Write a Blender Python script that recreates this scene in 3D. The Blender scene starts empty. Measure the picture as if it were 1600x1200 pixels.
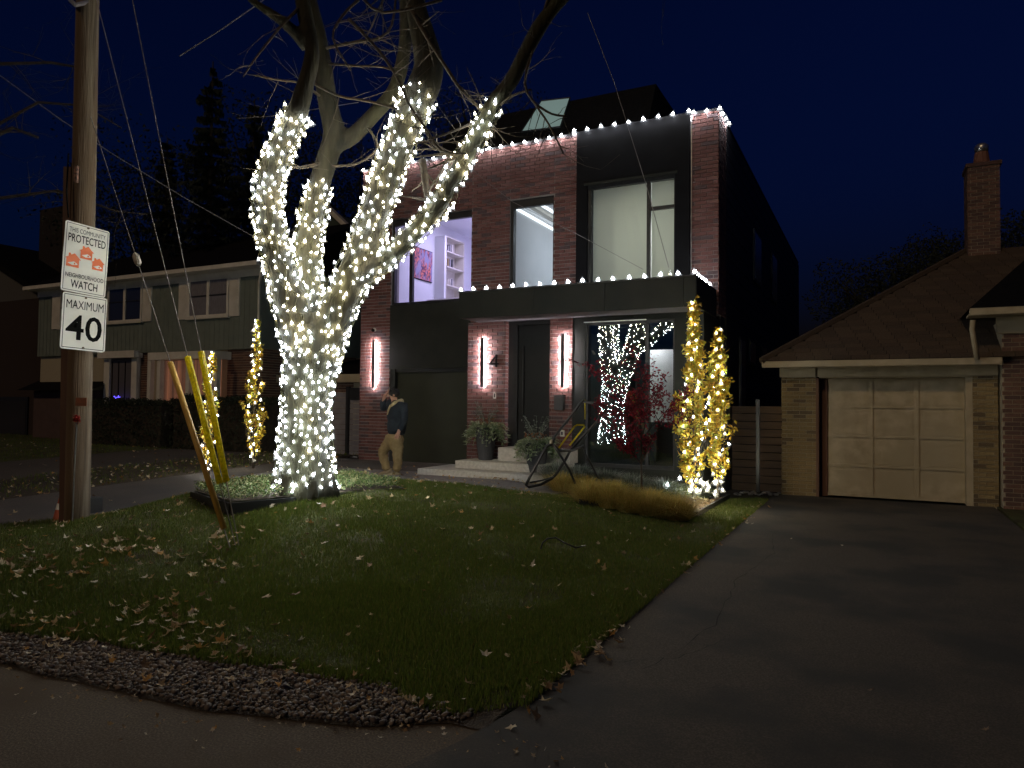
import bpy, bmesh, math, random
import numpy as np
from mathutils import Vector, Matrix, Euler, noise
random.seed(7)
R = math.radians
S = bpy.context.scene
COL = S.collection

# ------------------------------------------------------------------ camera
# world axes: +X runs along the street to the right, +Y from the street towards the houses
CAM = Vector((0, 0, 1.6)); F = 1115.0
cam_d = bpy.data.cameras.new('camera'); cam = bpy.data.objects.new('camera', cam_d); COL.objects.link(cam)
cam_d.sensor_width = 36; cam_d.lens = 36 * F / 1600; cam_d.clip_end = 600; cam_d.clip_start = .05
CR = Matrix.Rotation(R(26.9), 3, 'Z') @ Matrix.Rotation(R(90 + 1.8), 3, 'X') @ Matrix.Rotation(R(.6), 3, 'Z')
cam.matrix_world = Matrix.Translation(CAM) @ CR.to_4x4()
S.camera = cam
FWD = CR @ Vector((0, 0, -1)); RIGHT = CR @ Vector((1, 0, 0))
RH = Vector((RIGHT.x, RIGHT.y, 0)).normalized(); FH = Vector((FWD.x, FWD.y, 0)).normalized()

def P(px, py, x=None, y=None, z=None, d=None):
    """point where the sight line through a photograph pixel meets a wall, a level or a distance"""
    r = CR @ Vector(((px - 800) / F, (600 - py) / F, -1))
    if y is not None: t = (y - CAM.y) / r.y
    elif x is not None: t = (x - CAM.x) / r.x
    elif z is not None: t = (z - CAM.z) / r.z
    else: t = d
    return CAM + r * t

# ------------------------------------------------------------------ world, sun, exposure
S.render.engine = 'CYCLES'
W = bpy.data.worlds.new('World'); S.world = W; W.use_nodes = True
nt = W.node_tree; nt.nodes.clear()
sk = nt.nodes.new('ShaderNodeTexSky'); sk.sky_type = 'NISHITA'; sk.sun_disc = False
sk.sun_elevation = R(-1.5); sk.sun_rotation = R(200); sk.air_density = 1.0; sk.dust_density = .3; sk.ozone_density = 6
tint = nt.nodes.new('ShaderNodeMixRGB'); tint.blend_type = 'MULTIPLY'; tint.inputs[0].default_value = 1
tint.inputs[2].default_value = (.35, .95, 1, 1)
bg = nt.nodes.new('ShaderNodeBackground'); bg.inputs[1].default_value = .112
wo = nt.nodes.new('ShaderNodeOutputWorld')
nt.links.new(sk.outputs[0], tint.inputs[1]); nt.links.new(tint.outputs[0], bg.inputs[0]); nt.links.new(bg.outputs[0], wo.inputs[0])
sun_d = bpy.data.lights.new('sun', 'SUN'); sun = bpy.data.objects.new('sun', sun_d); COL.objects.link(sun)
sun_d.energy = .33; sun_d.color = (1, .71, .38); sun_d.angle = R(4)
_from = (-RH * .58 - FH * .72) + Vector((0, 0, .62))          # light comes from behind the camera, left and above
sun.rotation_euler = (-_from).to_track_quat('-Z', 'Y').to_euler()
sun.location = (0, -5, 12)
S.view_settings.view_transform = 'Standard'; S.view_settings.look = 'None'; S.view_settings.exposure = 0; S.view_settings.gamma = 1
S.view_settings.use_curve_mapping = False
S.cycles.use_denoising = True
S.cycles.max_bounces = 6; S.cycles.diffuse_bounces = 3; S.cycles.glossy_bounces = 3; S.cycles.transparent_max_bounces = 12
S.cycles.sample_clamp_indirect = 4; S.cycles.caustics_reflective = False; S.cycles.caustics_refractive = False

# ------------------------------------------------------------------ materials
def mat(name, c1, c2=None, rough=.8, scale=6, bump=0, bscale=None, metal=0, spec=.5, stretch=None, thr=(.35, .65), c3=None):
    m = bpy.data.materials.new(name); m.use_nodes = True; t = m.node_tree; n = t.nodes; b = n['Principled BSDF']
    b.inputs['Roughness'].default_value = rough; b.inputs['Metallic'].default_value = metal
    b.inputs['Specular IOR Level'].default_value = spec
    b.inputs['Base Color'].default_value = (*c1, 1)
    tc = n.new('ShaderNodeTexCoord'); vec = tc.outputs['Object']
    if stretch:
        mp = n.new('ShaderNodeMapping'); mp.inputs['Scale'].default_value = stretch; t.links.new(vec, mp.inputs[0]); vec = mp.outputs[0]
    if c2:
        nz = n.new('ShaderNodeTexNoise'); nz.inputs['Scale'].default_value = scale; nz.inputs['Detail'].default_value = 6
        t.links.new(vec, nz.inputs[0])
        cr = n.new('ShaderNodeValToRGB'); cr.color_ramp.elements[0].position = thr[0]; cr.color_ramp.elements[1].position = thr[1]
        cr.color_ramp.elements[0].color = (*c1, 1); cr.color_ramp.elements[1].color = (*c2, 1)
        t.links.new(nz.outputs[0], cr.inputs[0]); out = cr.outputs[0]
        if c3:
            n2 = n.new('ShaderNodeTexNoise'); n2.inputs['Scale'].default_value = scale * (.17 if scale < 30 else .011); n2.inputs['Detail'].default_value = 5
            t.links.new(vec, n2.inputs[0])
            r2 = n.new('ShaderNodeValToRGB'); r2.color_ramp.elements[0].position = .45; r2.color_ramp.elements[1].position = .62
            t.links.new(n2.outputs[0], r2.inputs[0])
            mx = n.new('ShaderNodeMixRGB'); mx.inputs[2].default_value = (*c3, 1)
            t.links.new(r2.outputs[0], mx.inputs[0]); t.links.new(out, mx.inputs[1]); out = mx.outputs[0]
        t.links.new(out, b.inputs['Base Color'])
    if bump:
        nb = n.new('ShaderNodeTexNoise'); nb.inputs['Scale'].default_value = bscale or scale * 3; nb.inputs['Detail'].default_value = 5
        t.links.new(vec, nb.inputs[0])
        bp = n.new('ShaderNodeBump'); bp.inputs['Strength'].default_value = bump; bp.inputs['Distance'].default_value = .02
        t.links.new(nb.outputs[0], bp.inputs['Height']); t.links.new(bp.outputs[0], b.inputs['Normal'])
    return m

def per_object_mat(name, cols, rough=.8, translucent=0, scale=40):
    """colour picked per object/island, like leaves, stones and bricks of several shades"""
    m = mat(name, cols[0], rough=rough); t = m.node_tree; n = t.nodes; b = n['Principled BSDF']
    g = n.new('ShaderNodeNewGeometry'); oi = n.new('ShaderNodeObjectInfo')
    ad = n.new('ShaderNodeMath'); ad.operation = 'ADD'; fr = n.new('ShaderNodeMath'); fr.operation = 'FRACT'
    t.links.new(g.outputs['Random Per Island'], ad.inputs[0]); t.links.new(oi.outputs['Random'], ad.inputs[1]); t.links.new(ad.outputs[0], fr.inputs[0])
    cr = n.new('ShaderNodeValToRGB'); cr.color_ramp.interpolation = 'CONSTANT' if len(cols) > 3 else 'LINEAR'
    while len(cr.color_ramp.elements) < len(cols): cr.color_ramp.elements.new(.5)
    for i, c in enumerate(cols):
        cr.color_ramp.elements[i].position = i / len(cols); cr.color_ramp.elements[i].color = (*c, 1)
    t.links.new(fr.outputs[0], cr.inputs[0])
    nz = n.new('ShaderNodeTexNoise'); nz.inputs['Scale'].default_value = scale; nz.inputs['Detail'].default_value = 4
    tc = n.new('ShaderNodeTexCoord'); t.links.new(tc.outputs['Object'], nz.inputs[0])
    mr = n.new('ShaderNodeMapRange'); mr.inputs[1].default_value = .3; mr.inputs[2].default_value = .7; mr.inputs[3].default_value = .7; mr.inputs[4].default_value = 1.2
    t.links.new(nz.outputs[0], mr.inputs[0])
    mx = n.new('ShaderNodeMixRGB'); mx.blend_type = 'MULTIPLY'; mx.inputs[0].default_value = 1
    t.links.new(cr.outputs[0], mx.inputs[1]); t.links.new(mr.outputs[0], mx.inputs[2]); t.links.new(mx.outputs[0], b.inputs['Base Color'])
    if translucent:
        tr = n.new('ShaderNodeBsdfTranslucent'); ms = n.new('ShaderNodeMixShader'); ms.inputs[0].default_value = translucent
        t.links.new(mx.outputs[0], tr.inputs[0]); o = n['Material Output']
        t.links.new(b.outputs[0], ms.inputs[1]); t.links.new(tr.outputs[0], ms.inputs[2]); t.links.new(ms.outputs[0], o.inputs[0])
    return m

def emit(name, col, k):
    m = bpy.data.materials.new(name); m.use_nodes = True; t = m.node_tree; b = t.nodes['Principled BSDF']
    b.inputs['Base Color'].default_value = (*[min(1, c) * .5 for c in col], 1)
    b.inputs['Emission Color'].default_value = (*col, 1); b.inputs['Emission Strength'].default_value = k
    return m

def glass(name, refl=.12, tint=(1, 1, 1)):
    m = bpy.data.materials.new(name); m.use_nodes = True; t = m.node_tree; n = t.nodes; n.clear()
    o = n.new('ShaderNodeOutputMaterial'); tr = n.new('ShaderNodeBsdfTransparent'); gl = n.new('ShaderNodeBsdfGlossy'); ms = n.new('ShaderNodeMixShader')
    tr.inputs[0].default_value = (*tint, 1); gl.inputs['Roughness'].default_value = .0
    lw = n.new('ShaderNodeLayerWeight'); lw.inputs[0].default_value = .25
    mr = n.new('ShaderNodeMapRange'); mr.inputs[3].default_value = refl; mr.inputs[4].default_value = min(1, refl + .6)
    t.links.new(lw.outputs['Fresnel'], mr.inputs[0]); t.links.new(mr.outputs[0], ms.inputs[0])
    t.links.new(tr.outputs[0], ms.inputs[1]); t.links.new(gl.outputs[0], ms.inputs[2]); t.links.new(ms.outputs[0], o.inputs[0])
    return m

M = {}
M['asphalt'] = mat('asphalt', (.055, .048, .043), (.12, .10, .085), .9, 60, .25, 220, c3=(.06, .056, .052))
M['drive'] = mat('drive_asphalt', (.052, .043, .034), (.13, .105, .078), .95, 90, .3, 260, c3=(.036, .034, .031), thr=(.42, .78))
M['road'] = mat('road_asphalt', (.075, .056, .038), (.20, .155, .10), .95, 90, .35, 260, c3=(.085, .060, .036), thr=(.42, .76))
M['soil'] = mat('soil', (.03, .022, .015), (.07, .05, .03), .95, 30, .8)
M['lawnbase'] = mat('lawn_base', (.05, .065, .016), (.095, .10, .028), .95, 14, .8, 90, c3=(.045, .04, .014))
M['mortar'] = mat('mortar', (.26, .235, .22), (.36, .33, .31), .95, 60, .3)
M['mortar_tan'] = mat('mortar_tan', (.36, .31, .22), (.46, .40, .29), .95, 60, .3)
M['brick'] = per_object_mat('red_brick', [(.165, .068, .057), (.125, .048, .040), (.19, .09, .078), (.085, .052, .054), (.145, .058, .049), (.175, .075, .066)], .85)
M['tanbrick'] = per_object_mat('tan_brick', [(.26, .19, .085), (.22, .155, .07), (.29, .215, .10), (.12, .085, .045), (.24, .175, .08)], .9)
M['brownbrick'] = per_object_mat('brown_brick', [(.16, .085, .06), (.12, .065, .05), (.19, .10, .07), (.10, .055, .045)], .9)
M['panel'] = mat('black_metal_panel', (.016, .018, .015), (.021, .023, .019), .6, 3, .03, 40, spec=.25)
M['gdoor'] = mat('dark_garage_panel', (.028, .031, .021), (.036, .040, .027), .6, 2, .03, 40, spec=.25)
M['frame'] = mat('black_frame', (.012, .012, .013), (.02, .02, .02), .45, 10)
M['siding'] = mat('dark_siding', (.010, .010, .012), (.016, .016, .018), .7, 4)
M['stone'] = mat('pale_step_stone', (.46, .43, .38), (.60, .57, .51), .8, 20, .15, 80)
M['pave'] = mat('paving', (.16, .15, .15), (.24, .22, .21), .85, 12, .2, 90)
M['white'] = mat('white_paint', (.62, .58, .5), (.74, .70, .62), .6, 3)
M['cream'] = mat('cream_paint', (.37, .31, .20), (.48, .40, .27), .7, 5, .08, 30, c3=(.38, .32, .21))
M['wall_in'] = mat('interior_wall', (.75, .76, .78), (.8, .8, .82), .9, 2)
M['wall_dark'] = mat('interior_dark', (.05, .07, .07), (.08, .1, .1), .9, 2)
M['greysiding'] = mat('grey_door', (.35, .34, .36), rough=.8)
M['green'] = mat('green_siding', (.15, .18, .155), (.18, .21, .18), .8, 3, .05)
M['roof'] = per_object_mat('shingle', [(.085, .058, .036), (.075, .050, .032), (.093, .065, .040), (.070, .048, .031)], .95)
M['roofdark'] = mat('roof_dark', (.005, .005, .005), (.011, .010, .010), .95, 20, .4, spec=.1)
M['bark'] = mat('bark', (.012, .011, .006), (.042, .037, .020), .9, 9, 1.0, 26, stretch=(1, 1, .22), c3=(.038, .036, .014))
M['twig'] = mat('twig_bark', (.035, .027, .018), (.08, .060, .038), .9, 20, .3)
M['darkbark'] = mat('dark_bark', (.03, .022, .016), (.06, .045, .03), .9, 12, .4)
M['needle'] = per_object_mat('needles', [(.012, .018, .012), (.02, .028, .018), (.016, .024, .02)], .9)
M['hedge'] = per_object_mat('hedge_leaf', [(.02, .028, .012), (.03, .04, .018), (.015, .022, .01)], .8)
M['pole'] = mat('pole_wood', (.09, .065, .042), (.27, .21, .145), .9, 5, .8, 14, stretch=(5, 5, .22), c3=(.15, .10, .06))
M['metal'] = mat('galvanised', (.45, .45, .44), (.6, .6, .58), .35, 12, metal=.9)
M['cable'] = mat('cable', (.22, .20, .19), rough=.6)
M['yellow'] = per_object_mat('yellow_guard', [(.88, .74, .02), (.9, .78, .03)], .35, .5)
M['oldyellow'] = mat('weathered_guard', (.48, .27, .05), (.62, .38, .08), .5, 5)
M['sign'] = mat('sign_white', (.72, .70, .62), (.80, .78, .70), .45, 4)
M['black'] = mat('sign_black', (.006, .006, .006), rough=.9, spec=.1)
M['orange'] = mat('sign_orange', (.75, .13, .02), rough=.5)
M['cone'] = mat('cone_orange', (.42, .085, .035), (.3, .06, .03), .7, 9)
M['planter'] = mat('planter_black', (.02, .02, .02), (.03, .03, .03), .6, 4)
M['pot'] = mat('pot_charcoal', (.055, .055, .06), (.07, .07, .075), .6, 4)
M['wire'] = mat('light_wire', (.03, .035, .015), (.09, .08, .03), .7, 50)
M['tube'] = mat('chair_tube', (.012, .012, .012), rough=.35, spec=.6)
M['wood'] = mat('fence_wood', (.085, .055, .035), (.12, .08, .05), .85, 5, .2, stretch=(.3, 1, 6))
M['greywood'] = mat('grey_board', (.17, .15, .16), (.22, .2, .2), .85, 5, .2)
M['goldleaf'] = per_object_mat('golden_leaf', [(.66, .44, .04), (.60, .50, .06), (.50, .50, .08), (.72, .50, .04), (.5, .28, .03)], .6, .45)
M['redleaf'] = per_object_mat('red_maple_leaf', [(.17, .008, .022), (.24, .012, .03), (.11, .006, .02), (.32, .02, .035)], .6, .35)
M['cover'] = per_object_mat('groundcover_leaf', [(.12, .20, .05), (.20, .28, .09), (.30, .34, .15), (.09, .15, .05), (.36, .34, .16)], .6, .2)
M['blade'] = per_object_mat('grass_blade', [(.10, .145, .020), (.135, .175, .027), (.082, .13, .018), (.19, .18, .045), (.115, .16, .024)], .7, .35)
M['straw'] = per_object_mat('straw_grass', [(.60, .44, .13), (.68, .52, .18), (.46, .34, .09), (.50, .46, .13)], .7, .4)
M['shrub'] = per_object_mat('grey_green_shrub', [(.14, .17, .13), (.22, .26, .21), (.09, .12, .09), (.32, .34, .32)], .7, .15)
M['fir'] = per_object_mat('winter_greens', [(.30, .38, .19), (.44, .50, .30), (.20, .28, .15), (.52, .56, .42)], .6, .2)
M['leafcol'] = per_object_mat('fallen_leaf', [(.44, .31, .16), (.30, .18, .085), (.58, .48, .32), (.48, .27, .08), (.22, .14, .075), (.52, .40, .22), (.66, .58, .45)], .75, .15, 60)
M['pebble'] = per_object_mat('river_stone', [(.15, .115, .09), (.20, .155, .12), (.09, .072, .06), (.17, .135, .105), (.27, .22, .17), (.12, .095, .085)], .75, 0, 30)
def halo(name, col, k, tr):  # see-through glowing shell that paints the glare round a bulb
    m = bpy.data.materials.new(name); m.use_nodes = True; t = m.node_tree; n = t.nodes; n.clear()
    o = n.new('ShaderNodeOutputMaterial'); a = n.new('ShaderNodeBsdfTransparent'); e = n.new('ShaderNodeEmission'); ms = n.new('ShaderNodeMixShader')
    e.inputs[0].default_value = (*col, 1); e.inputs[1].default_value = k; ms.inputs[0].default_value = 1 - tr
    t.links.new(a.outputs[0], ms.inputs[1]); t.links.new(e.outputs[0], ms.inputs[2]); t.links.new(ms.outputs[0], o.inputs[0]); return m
M['bulb'] = emit('bulb_warm_white', (1, .91, .66), 135.0)
M['bulbg'] = emit('bulb_warm_bright', (1, .92, .70), 300.0)
M['shell'] = halo('halo_shell_warm', (1, .93, .72), .9, .62); M['shellc'] = halo('halo_shell_cool', (.88, .95, 1), .9, .62)
M['bulbc'] = emit('bulb_cool_white', (.88, .95, 1), 135.0)
M['bulbr'] = emit('roof_bulb_white', (.90, .93, 1), 230.0)
M['ledw'] = emit('sconce_led', (1, .90, .95), 780.0)
M['strip'] = emit('ceiling_led', (.85, .95, 1), 2.2)
M['glass'] = glass('window_glass', .03)
M['glassdark'] = glass('dark_window_glass', .085, (.93, .95, .94))
M['glassblue'] = glass('side_window_glass', .25)
M['jacket'] = mat('navy_jacket', (.012, .018, .028), (.02, .03, .04), .85, 10, .3, 30)
M['fleece'] = mat('beige_fleece', (.42, .34, .18), (.5, .42, .24), .95, 40, .4)
M['khaki'] = mat('khaki_trousers', (.25, .18, .08), (.33, .245, .12), .9, 12, .3, 25)
M['skin'] = mat('skin', (.50, .27, .18), (.56, .32, .22), .6, 10)
M['hair'] = mat('dark_hair', (.012, .01, .01), rough=.7)
M['shoe'] = mat('tan_shoe', (.30, .24, .15), (.38, .3, .2), .8, 20)
M['pile'] = mat('light_heap_white', (.5, .5, .55), (.7, .7, .75), .7, 20)  # white put in for the glow of heaped string lights

# ------------------------------------------------------------------ builders
ORG = {}
class MB:
    def __init__(s): s.v = []; s.f = []; s.m = []; s.mi = 0
    def add(s, vs, fs):
        b = len(s.v); s.v += [tuple(p) for p in vs]; s.f += [tuple(b + i for i in f) for f in fs]; s.m += [s.mi] * len(fs)
    def box(s, x0, x1, y0, y1, z0, z1):
        s.add([(x0, y0, z0), (x1, y0, z0), (x1, y1, z0), (x0, y1, z0), (x0, y0, z1), (x1, y0, z1), (x1, y1, z1), (x0, y1, z1)],
              [(0, 3, 2, 1), (4, 5, 6, 7), (0, 1, 5, 4), (1, 2, 6, 5), (2, 3, 7, 6), (3, 0, 4, 7)])
        return s
    def obox(s, c, a, b, d):      # centre and three half-axis vectors
        c, a, b, d = map(Vector, (c, a, b, d)); vs = []
        for k in (-1, 1):
            for i, j in ((-1, -1), (1, -1), (1, 1), (-1, 1)): vs.append(c + a * i + b * j + d * k)
        s.add(vs, [(0, 3, 2, 1), (4, 5, 6, 7), (0, 1, 5, 4), (1, 2, 6, 5), (2, 3, 7, 6), (3, 0, 4, 7)]); return s
    def tube(s, pts, rad, n=6, cap=True):
        pts = [Vector(p) for p in pts]; k = len(pts)
        if not hasattr(rad, '__len__'): rad = [rad] * k
        up = Vector((.3, .2, 1)).normalized(); vs = []; a = None
        for i, p in enumerate(pts):
            t = (pts[min(i + 1, k - 1)] - pts[max(i - 1, 0)]).normalized()
            if a is None: a = t.cross(up if abs(t.dot(up)) < .95 else Vector((1, 0, 0))).normalized()
            else: a = (a - t * a.dot(t)).normalized()
            b = t.cross(a)
            for j in range(n):
                th = 2 * math.pi * j / n; vs.append(p + (a * math.cos(th) + b * math.sin(th)) * rad[i])
        fs = [(i * n + j, i * n + (j + 1) % n, (i + 1) * n + (j + 1) % n, (i + 1) * n + j) for i in range(k - 1) for j in range(n)]
        if cap: fs += [tuple(range(n - 1, -1, -1)), tuple((k - 1) * n + j for j in range(n))]
        s.add(vs, fs); return s
    def lathe(s, c, prof, n=16, axis=2):
        c = Vector(c); vs = []
        for r, h in prof:
            for j in range(n):
                th = 2 * math.pi * j / n; q = [r * math.cos(th), r * math.sin(th)]
                p = [0, 0, 0]; o = [i for i in range(3) if i != axis]; p[o[0]] = q[0]; p[o[1]] = q[1]; p[axis] = h; vs.append(c + Vector(p))
        k = len(prof); fs = [(i * n + j, i * n + (j + 1) % n, (i + 1) * n + (j + 1) % n, (i + 1) * n + j) for i in range(k - 1) for j in range(n)]
        fs += [tuple(range(n - 1, -1, -1)), tuple((k - 1) * n + j for j in range(n))]
        s.add(vs, fs); return s
    def prism(s, poly, off):      # polygon and an extrusion vector
        k = len(poly); off = Vector(off); vs = [Vector(p) for p in poly] + [Vector(p) + off for p in poly]
        s.add(vs, [tuple(range(k - 1, -1, -1)), tuple(range(k, 2 * k))] + [(i, (i + 1) % k, k + (i + 1) % k, k + i) for i in range(k)]); return s
    def quad(s, a, b, c, d): s.add([a, b, c, d], [(0, 1, 2, 3)]); return s
    def build(s, name, mats, parent=None, smooth=False, kind=None, bevel=0):
        me = bpy.data.meshes.new(name); o0 = ORG.get(parent, Vector((0, 0, 0))) if parent else Vector((0, 0, 0))
        me.from_pydata([(p[0] - o0.x, p[1] - o0.y, p[2] - o0.z) for p in s.v], [], s.f)
        if not isinstance(mats, (list, tuple)): mats = [mats]
        for m_ in mats: me.materials.append(m_)
        if len(mats) > 1: me.polygons.foreach_set('material_index', s.m)
        if smooth: me.polygons.foreach_set('use_smooth', [True] * len(me.polygons))
        me.update()
        o = bpy.data.objects.new(name, me); COL.objects.link(o)
        if parent: o.parent = parent; ORG[o] = o0
        else: ORG[o] = Vector((0, 0, 0))
        if kind: o['kind'] = kind
        if bevel:
            bv = o.modifiers.new('bevel', 'BEVEL'); bv.width = bevel; bv.segments = 2; bv.limit_method = 'ANGLE'
        return o

def tag(o, label, cat, group=None, kind=None):
    if label: o['label'] = label
    if cat: o['category'] = cat
    if group: o['group'] = group
    if kind: o['kind'] = kind
    return o
def thing(name, loc, label, cat, group=None):
    o = bpy.data.objects.new(name, None); COL.objects.link(o); o.location = loc; o.empty_display_size = .1
    ORG[o] = Vector(loc); return tag(o, label, cat, group)
def dup(root, loc, label=None, rz=0):
    r = root.copy(); COL.objects.link(r); r.location = loc; r.rotation_euler.z = rz
    if label: r['label'] = label
    for c in list(root.children):
        k = c.copy(); COL.objects.link(k); k.parent = r
        for g in list(c.children):
            q = g.copy(); COL.objects.link(q); q.parent = k
    return r
def inst(name, me, parent, loc, rot=None, scale=1):
    o = bpy.data.objects.new(name, me); COL.objects.link(o); o.parent = parent
    o.location = Vector(loc) - ORG[parent]; ORG[o] = ORG[parent]
    if rot is not None: o.rotation_euler = rot
    o.scale = (scale,) * 3 if not hasattr(scale, '__len__') else scale
    return o
def mesh_only(mb, name, mats):
    o = mb.build(name, mats); me = o.data; bpy.data.objects.remove(o); return me
def interp(x, pts):
    if x <= pts[0][0]: return pts[0][1]
    for (a, b), (c, d) in zip(pts, pts[1:]):
        if x <= c:
            t = (x - a) / (c - a); return b + (d - b) * t
    return pts[-1][1]
def ss(x, a, b):
    t = max(0, min(1, (x - a) / (b - a))); return t * t * (3 - 2 * t)

# ------------------------------------------------------------------ terrain
A_ = [(2.5, 0), (3.4, .03), (4.2, .14), (5.2, .33), (6.2, .47), (7.2, .52), (8.3, .47), (9.5, .37), (11, .33), (60, .33)]
D_ = [(2.5, 0), (5.5, .11), (9, .24), (12, .33), (60, .36)]
B_ = [(-1.67, 0), (-2.4, .12), (-3.3, .42), (-4.4, .78), (-5.6, 1), (-60, 1)][::-1]
def H(x, y):
    a = interp(y, A_) * interp(x, B_); d = interp(y, D_)
    s = ss(x, -9.0, -7.3)
    return d + (a - d) * s if x < -7.3 else a
def sheet(name, xs, y0, y1, ny, mt, dz, skirt=0, kind='structure', wob=0):
    """ground sheet following the terrain between two curves y0(x), y1(x)"""
    mb = MB(); vs = []; fs = []; n = ny + 1
    for x in xs:
        a, b = y0(x), y1(x)
        for j in range(n):
            y = a + (b - a) * j / ny; e = skirt if (skirt and (j in (0, ny) or x in (xs[0], xs[-1]))) else 0
            vs.append((x, y, H(x, y) + dz - e + (wob * noise.noise(Vector((x * 1.3, y * 1.3, 0))) if wob else 0)))
    for i in range(len(xs) - 1):
        for j in range(ny): fs.append((i * n + j, (i + 1) * n + j, (i + 1) * n + j + 1, i * n + j + 1))
    mb.add(vs, fs); o = mb.build(name, mt, smooth=True); o['kind'] = kind; return o
def rng(a, b, n): return [a + (b - a) * i / n for i in range(n + 1)]

g = MB(); g.add([(-300, -60, -.06), (300, -60, -.06), (300, 500, -.06), (-300, 500, -.06)], [(0, 1, 2, 3)])
o = g.build('ground', M['lawnbase']); o['kind'] = 'structure'
r_ = MB(); r_.add([(-80, -9, 0), (60, -9, 0), (60, 3.15, 0), (-80, 3.15, 0)], [(0, 1, 2, 3)])
o = r_.build('road', M['road']); o['kind'] = 'structure'
# far side verge behind the left houses and lots
sheet('terrain', rng(-40, -1.7, 60), lambda x: 3.0, lambda x: 32, 50, M['soil'], -.03)
DRV = sheet('driveway', rng(-14, -7.2, 40), lambda x: 2.9, lambda x: 13.3, 50, M['asphalt'], .012)
o = sheet('neighbour_driveway', rng(-17.2, -14.02, 12), lambda x: 2.9, lambda x: 15, 40, M['asphalt'], .012)
ND = MB()
pts = []
for y in rng(2.6, 14.25, 30):
    f = max(0, (3.9 - y) / 1.3) ** 2 * .2
    pts.append((-1.66 - f, 1.78 + f, y))
for i in range(30):
    a, b = pts[i], pts[i + 1]
    ND.add([(a[0], a[2], .008), (a[1], a[2], .008), (b[1], b[2], .008), (b[0], b[2], .008)], [(0, 1, 2, 3)])
o = ND.build('garage_driveway', M['drive']); o['kind'] = 'structure'
def crack(pts, w=.006):
    mb = MB(); rs_ = random.Random(len(pts)); q = []
    for a, b in zip(pts, pts[1:]):
        for i in range(8): t = i / 8; q.append((a[0] + (b[0] - a[0]) * t + rs_.gauss(0, .014), a[1] + (b[1] - a[1]) * t + rs_.gauss(0, .014)))
    for (x0, y0), (x1, y1) in zip(q, q[1:]):
        d = Vector((x1 - x0, y1 - y0, 0)); n = Vector((-d.y, d.x, 0)).normalized() * w * rs_.uniform(.3, 1.3)
        mb.add([Vector((x0, y0, .0115)) - n, Vector((x1, y1, .0115)) - n, Vector((x1, y1, .0115)) + n, Vector((x0, y0, .0115)) + n], [(0, 1, 2, 3)])
    c_ = mb.build('crack', mat('crack_dark', (.012, .011, .01), rough=1), GDR)
GDR = o
crack([(-1.25, 4.3), (-1.05, 5.4), (-1.15, 6.8), (-1.0, 8.4), (-1.2, 10)], .0028); crack([(-1.62, 4.2), (-1.1, 4.6), (-.9, 5.2)], .0022)
def lawn_front(x): return interp(x, [(-14, 2.75), (-5.3, 2.85), (-4.2, 3.05), (-3.2, 3.22), (-2.4, 3.30), (-2.1, 3.22), (-1.9, 3.2), (-1.68, 3.42)]) + .07 * noise.noise(Vector((x * 2.1, 3, 0)))
def road_edge(x): return interp(x, [(-14, 2.5), (-4.8, 2.5), (-3.2, 2.62), (-2.3, 2.85), (-1.9, 3.12), (-1.0, 3.12)]) + .03 * noise.noise(Vector((x * 3.1, 9, 0)))
def lawn_back(x): return interp(x, [(-14, 3.9), (-10.5, 4.2), (-9.5, 4.75), (-9.1, 5.5), (-8.6, 6.05), (-7.75, 6.9), (-7.5, 9.45), (-7.4, 9.5), (-4.9, 9.6), (-4.2, 9.9), (-1.68, 13.4)])
LAWN = sheet('lawn', rng(-14, -1.68, 120), lawn_front, lawn_back, 60, M['lawnbase'], .02, skirt=.05, wob=.02)
o = sheet('path', rng(-10.4, -4.3, 30), lambda x: 9.35, lambda x: 11.4, 16, M['pave'], .014)
o = sheet('grass_verge', rng(-14.02, -11.4, 14), lambda x: 3.6, lambda x: 17, 50, M['soil'], .02, skirt=.02)
o = sheet('front_yard', rng(-32, -17.2, 24), lambda x: 2.9, lambda x: 17, 40, M['lawnbase'], .02, skirt=.02)
rv = MB(); rv.box(1.82, 30, 3.2, 30, -.05, .02); o = rv.build('side_lawn', M['lawnbase']); o['kind'] = 'structure'

# grass blades on the lawn: geometry, uncountable
def blades(name, spots, lmin, lmax, w, mt, parent=None, lean=.5):
    n = len(spots); V = np.zeros((n * 3, 3), dtype=np.float32); rs = np.random.RandomState(3)
    p = np.array(spots, dtype=np.float32); th = rs.rand(n) * 6.283; L = lmin + rs.rand(n) * (lmax - lmin)
    ld = rs.rand(n) * 6.283; lm = rs.rand(n) * lean * L
    dx = np.cos(th) * w; dy = np.sin(th) * w
    V[0::3] = p; V[0::3, 0] -= dx; V[0::3, 1] -= dy; V[1::3] = p; V[1::3, 0] += dx; V[1::3, 1] += dy
    V[2::3] = p; V[2::3, 0] += np.cos(ld) * lm; V[2::3, 1] += np.sin(ld) * lm; V[2::3, 2] += L
    if parent: V -= np.array(ORG[parent], dtype=np.float32)
    me = bpy.data.meshes.new(name); me.vertices.add(n * 3); me.vertices.foreach_set('co', V.ravel())
    me.loops.add(n * 3); me.loops.foreach_set('vertex_index', np.arange(n * 3, dtype=np.int32))
    me.polygons.add(n); me.polygons.foreach_set('loop_start', np.arange(0, n * 3, 3, dtype=np.int32)); me.polygons.foreach_set('loop_total', np.full(n, 3, dtype=np.int32))
    me.update(calc_edges=True); me.materials.append(mt)
    o = bpy.data.objects.new(name, me); COL.objects.link(o)
    if parent: o.parent = parent; ORG[o] = ORG[parent]
    o['kind'] = 'stuff'; return o
PL = [P(360, 797, z=.46), P(300, 775, z=.48), Vector((-6.9, 8.35, 0)), P(630, 770, z=.47)]     # planter corners
PL = [Vector((p.x, p.y, 0)) for p in PL]
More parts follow.
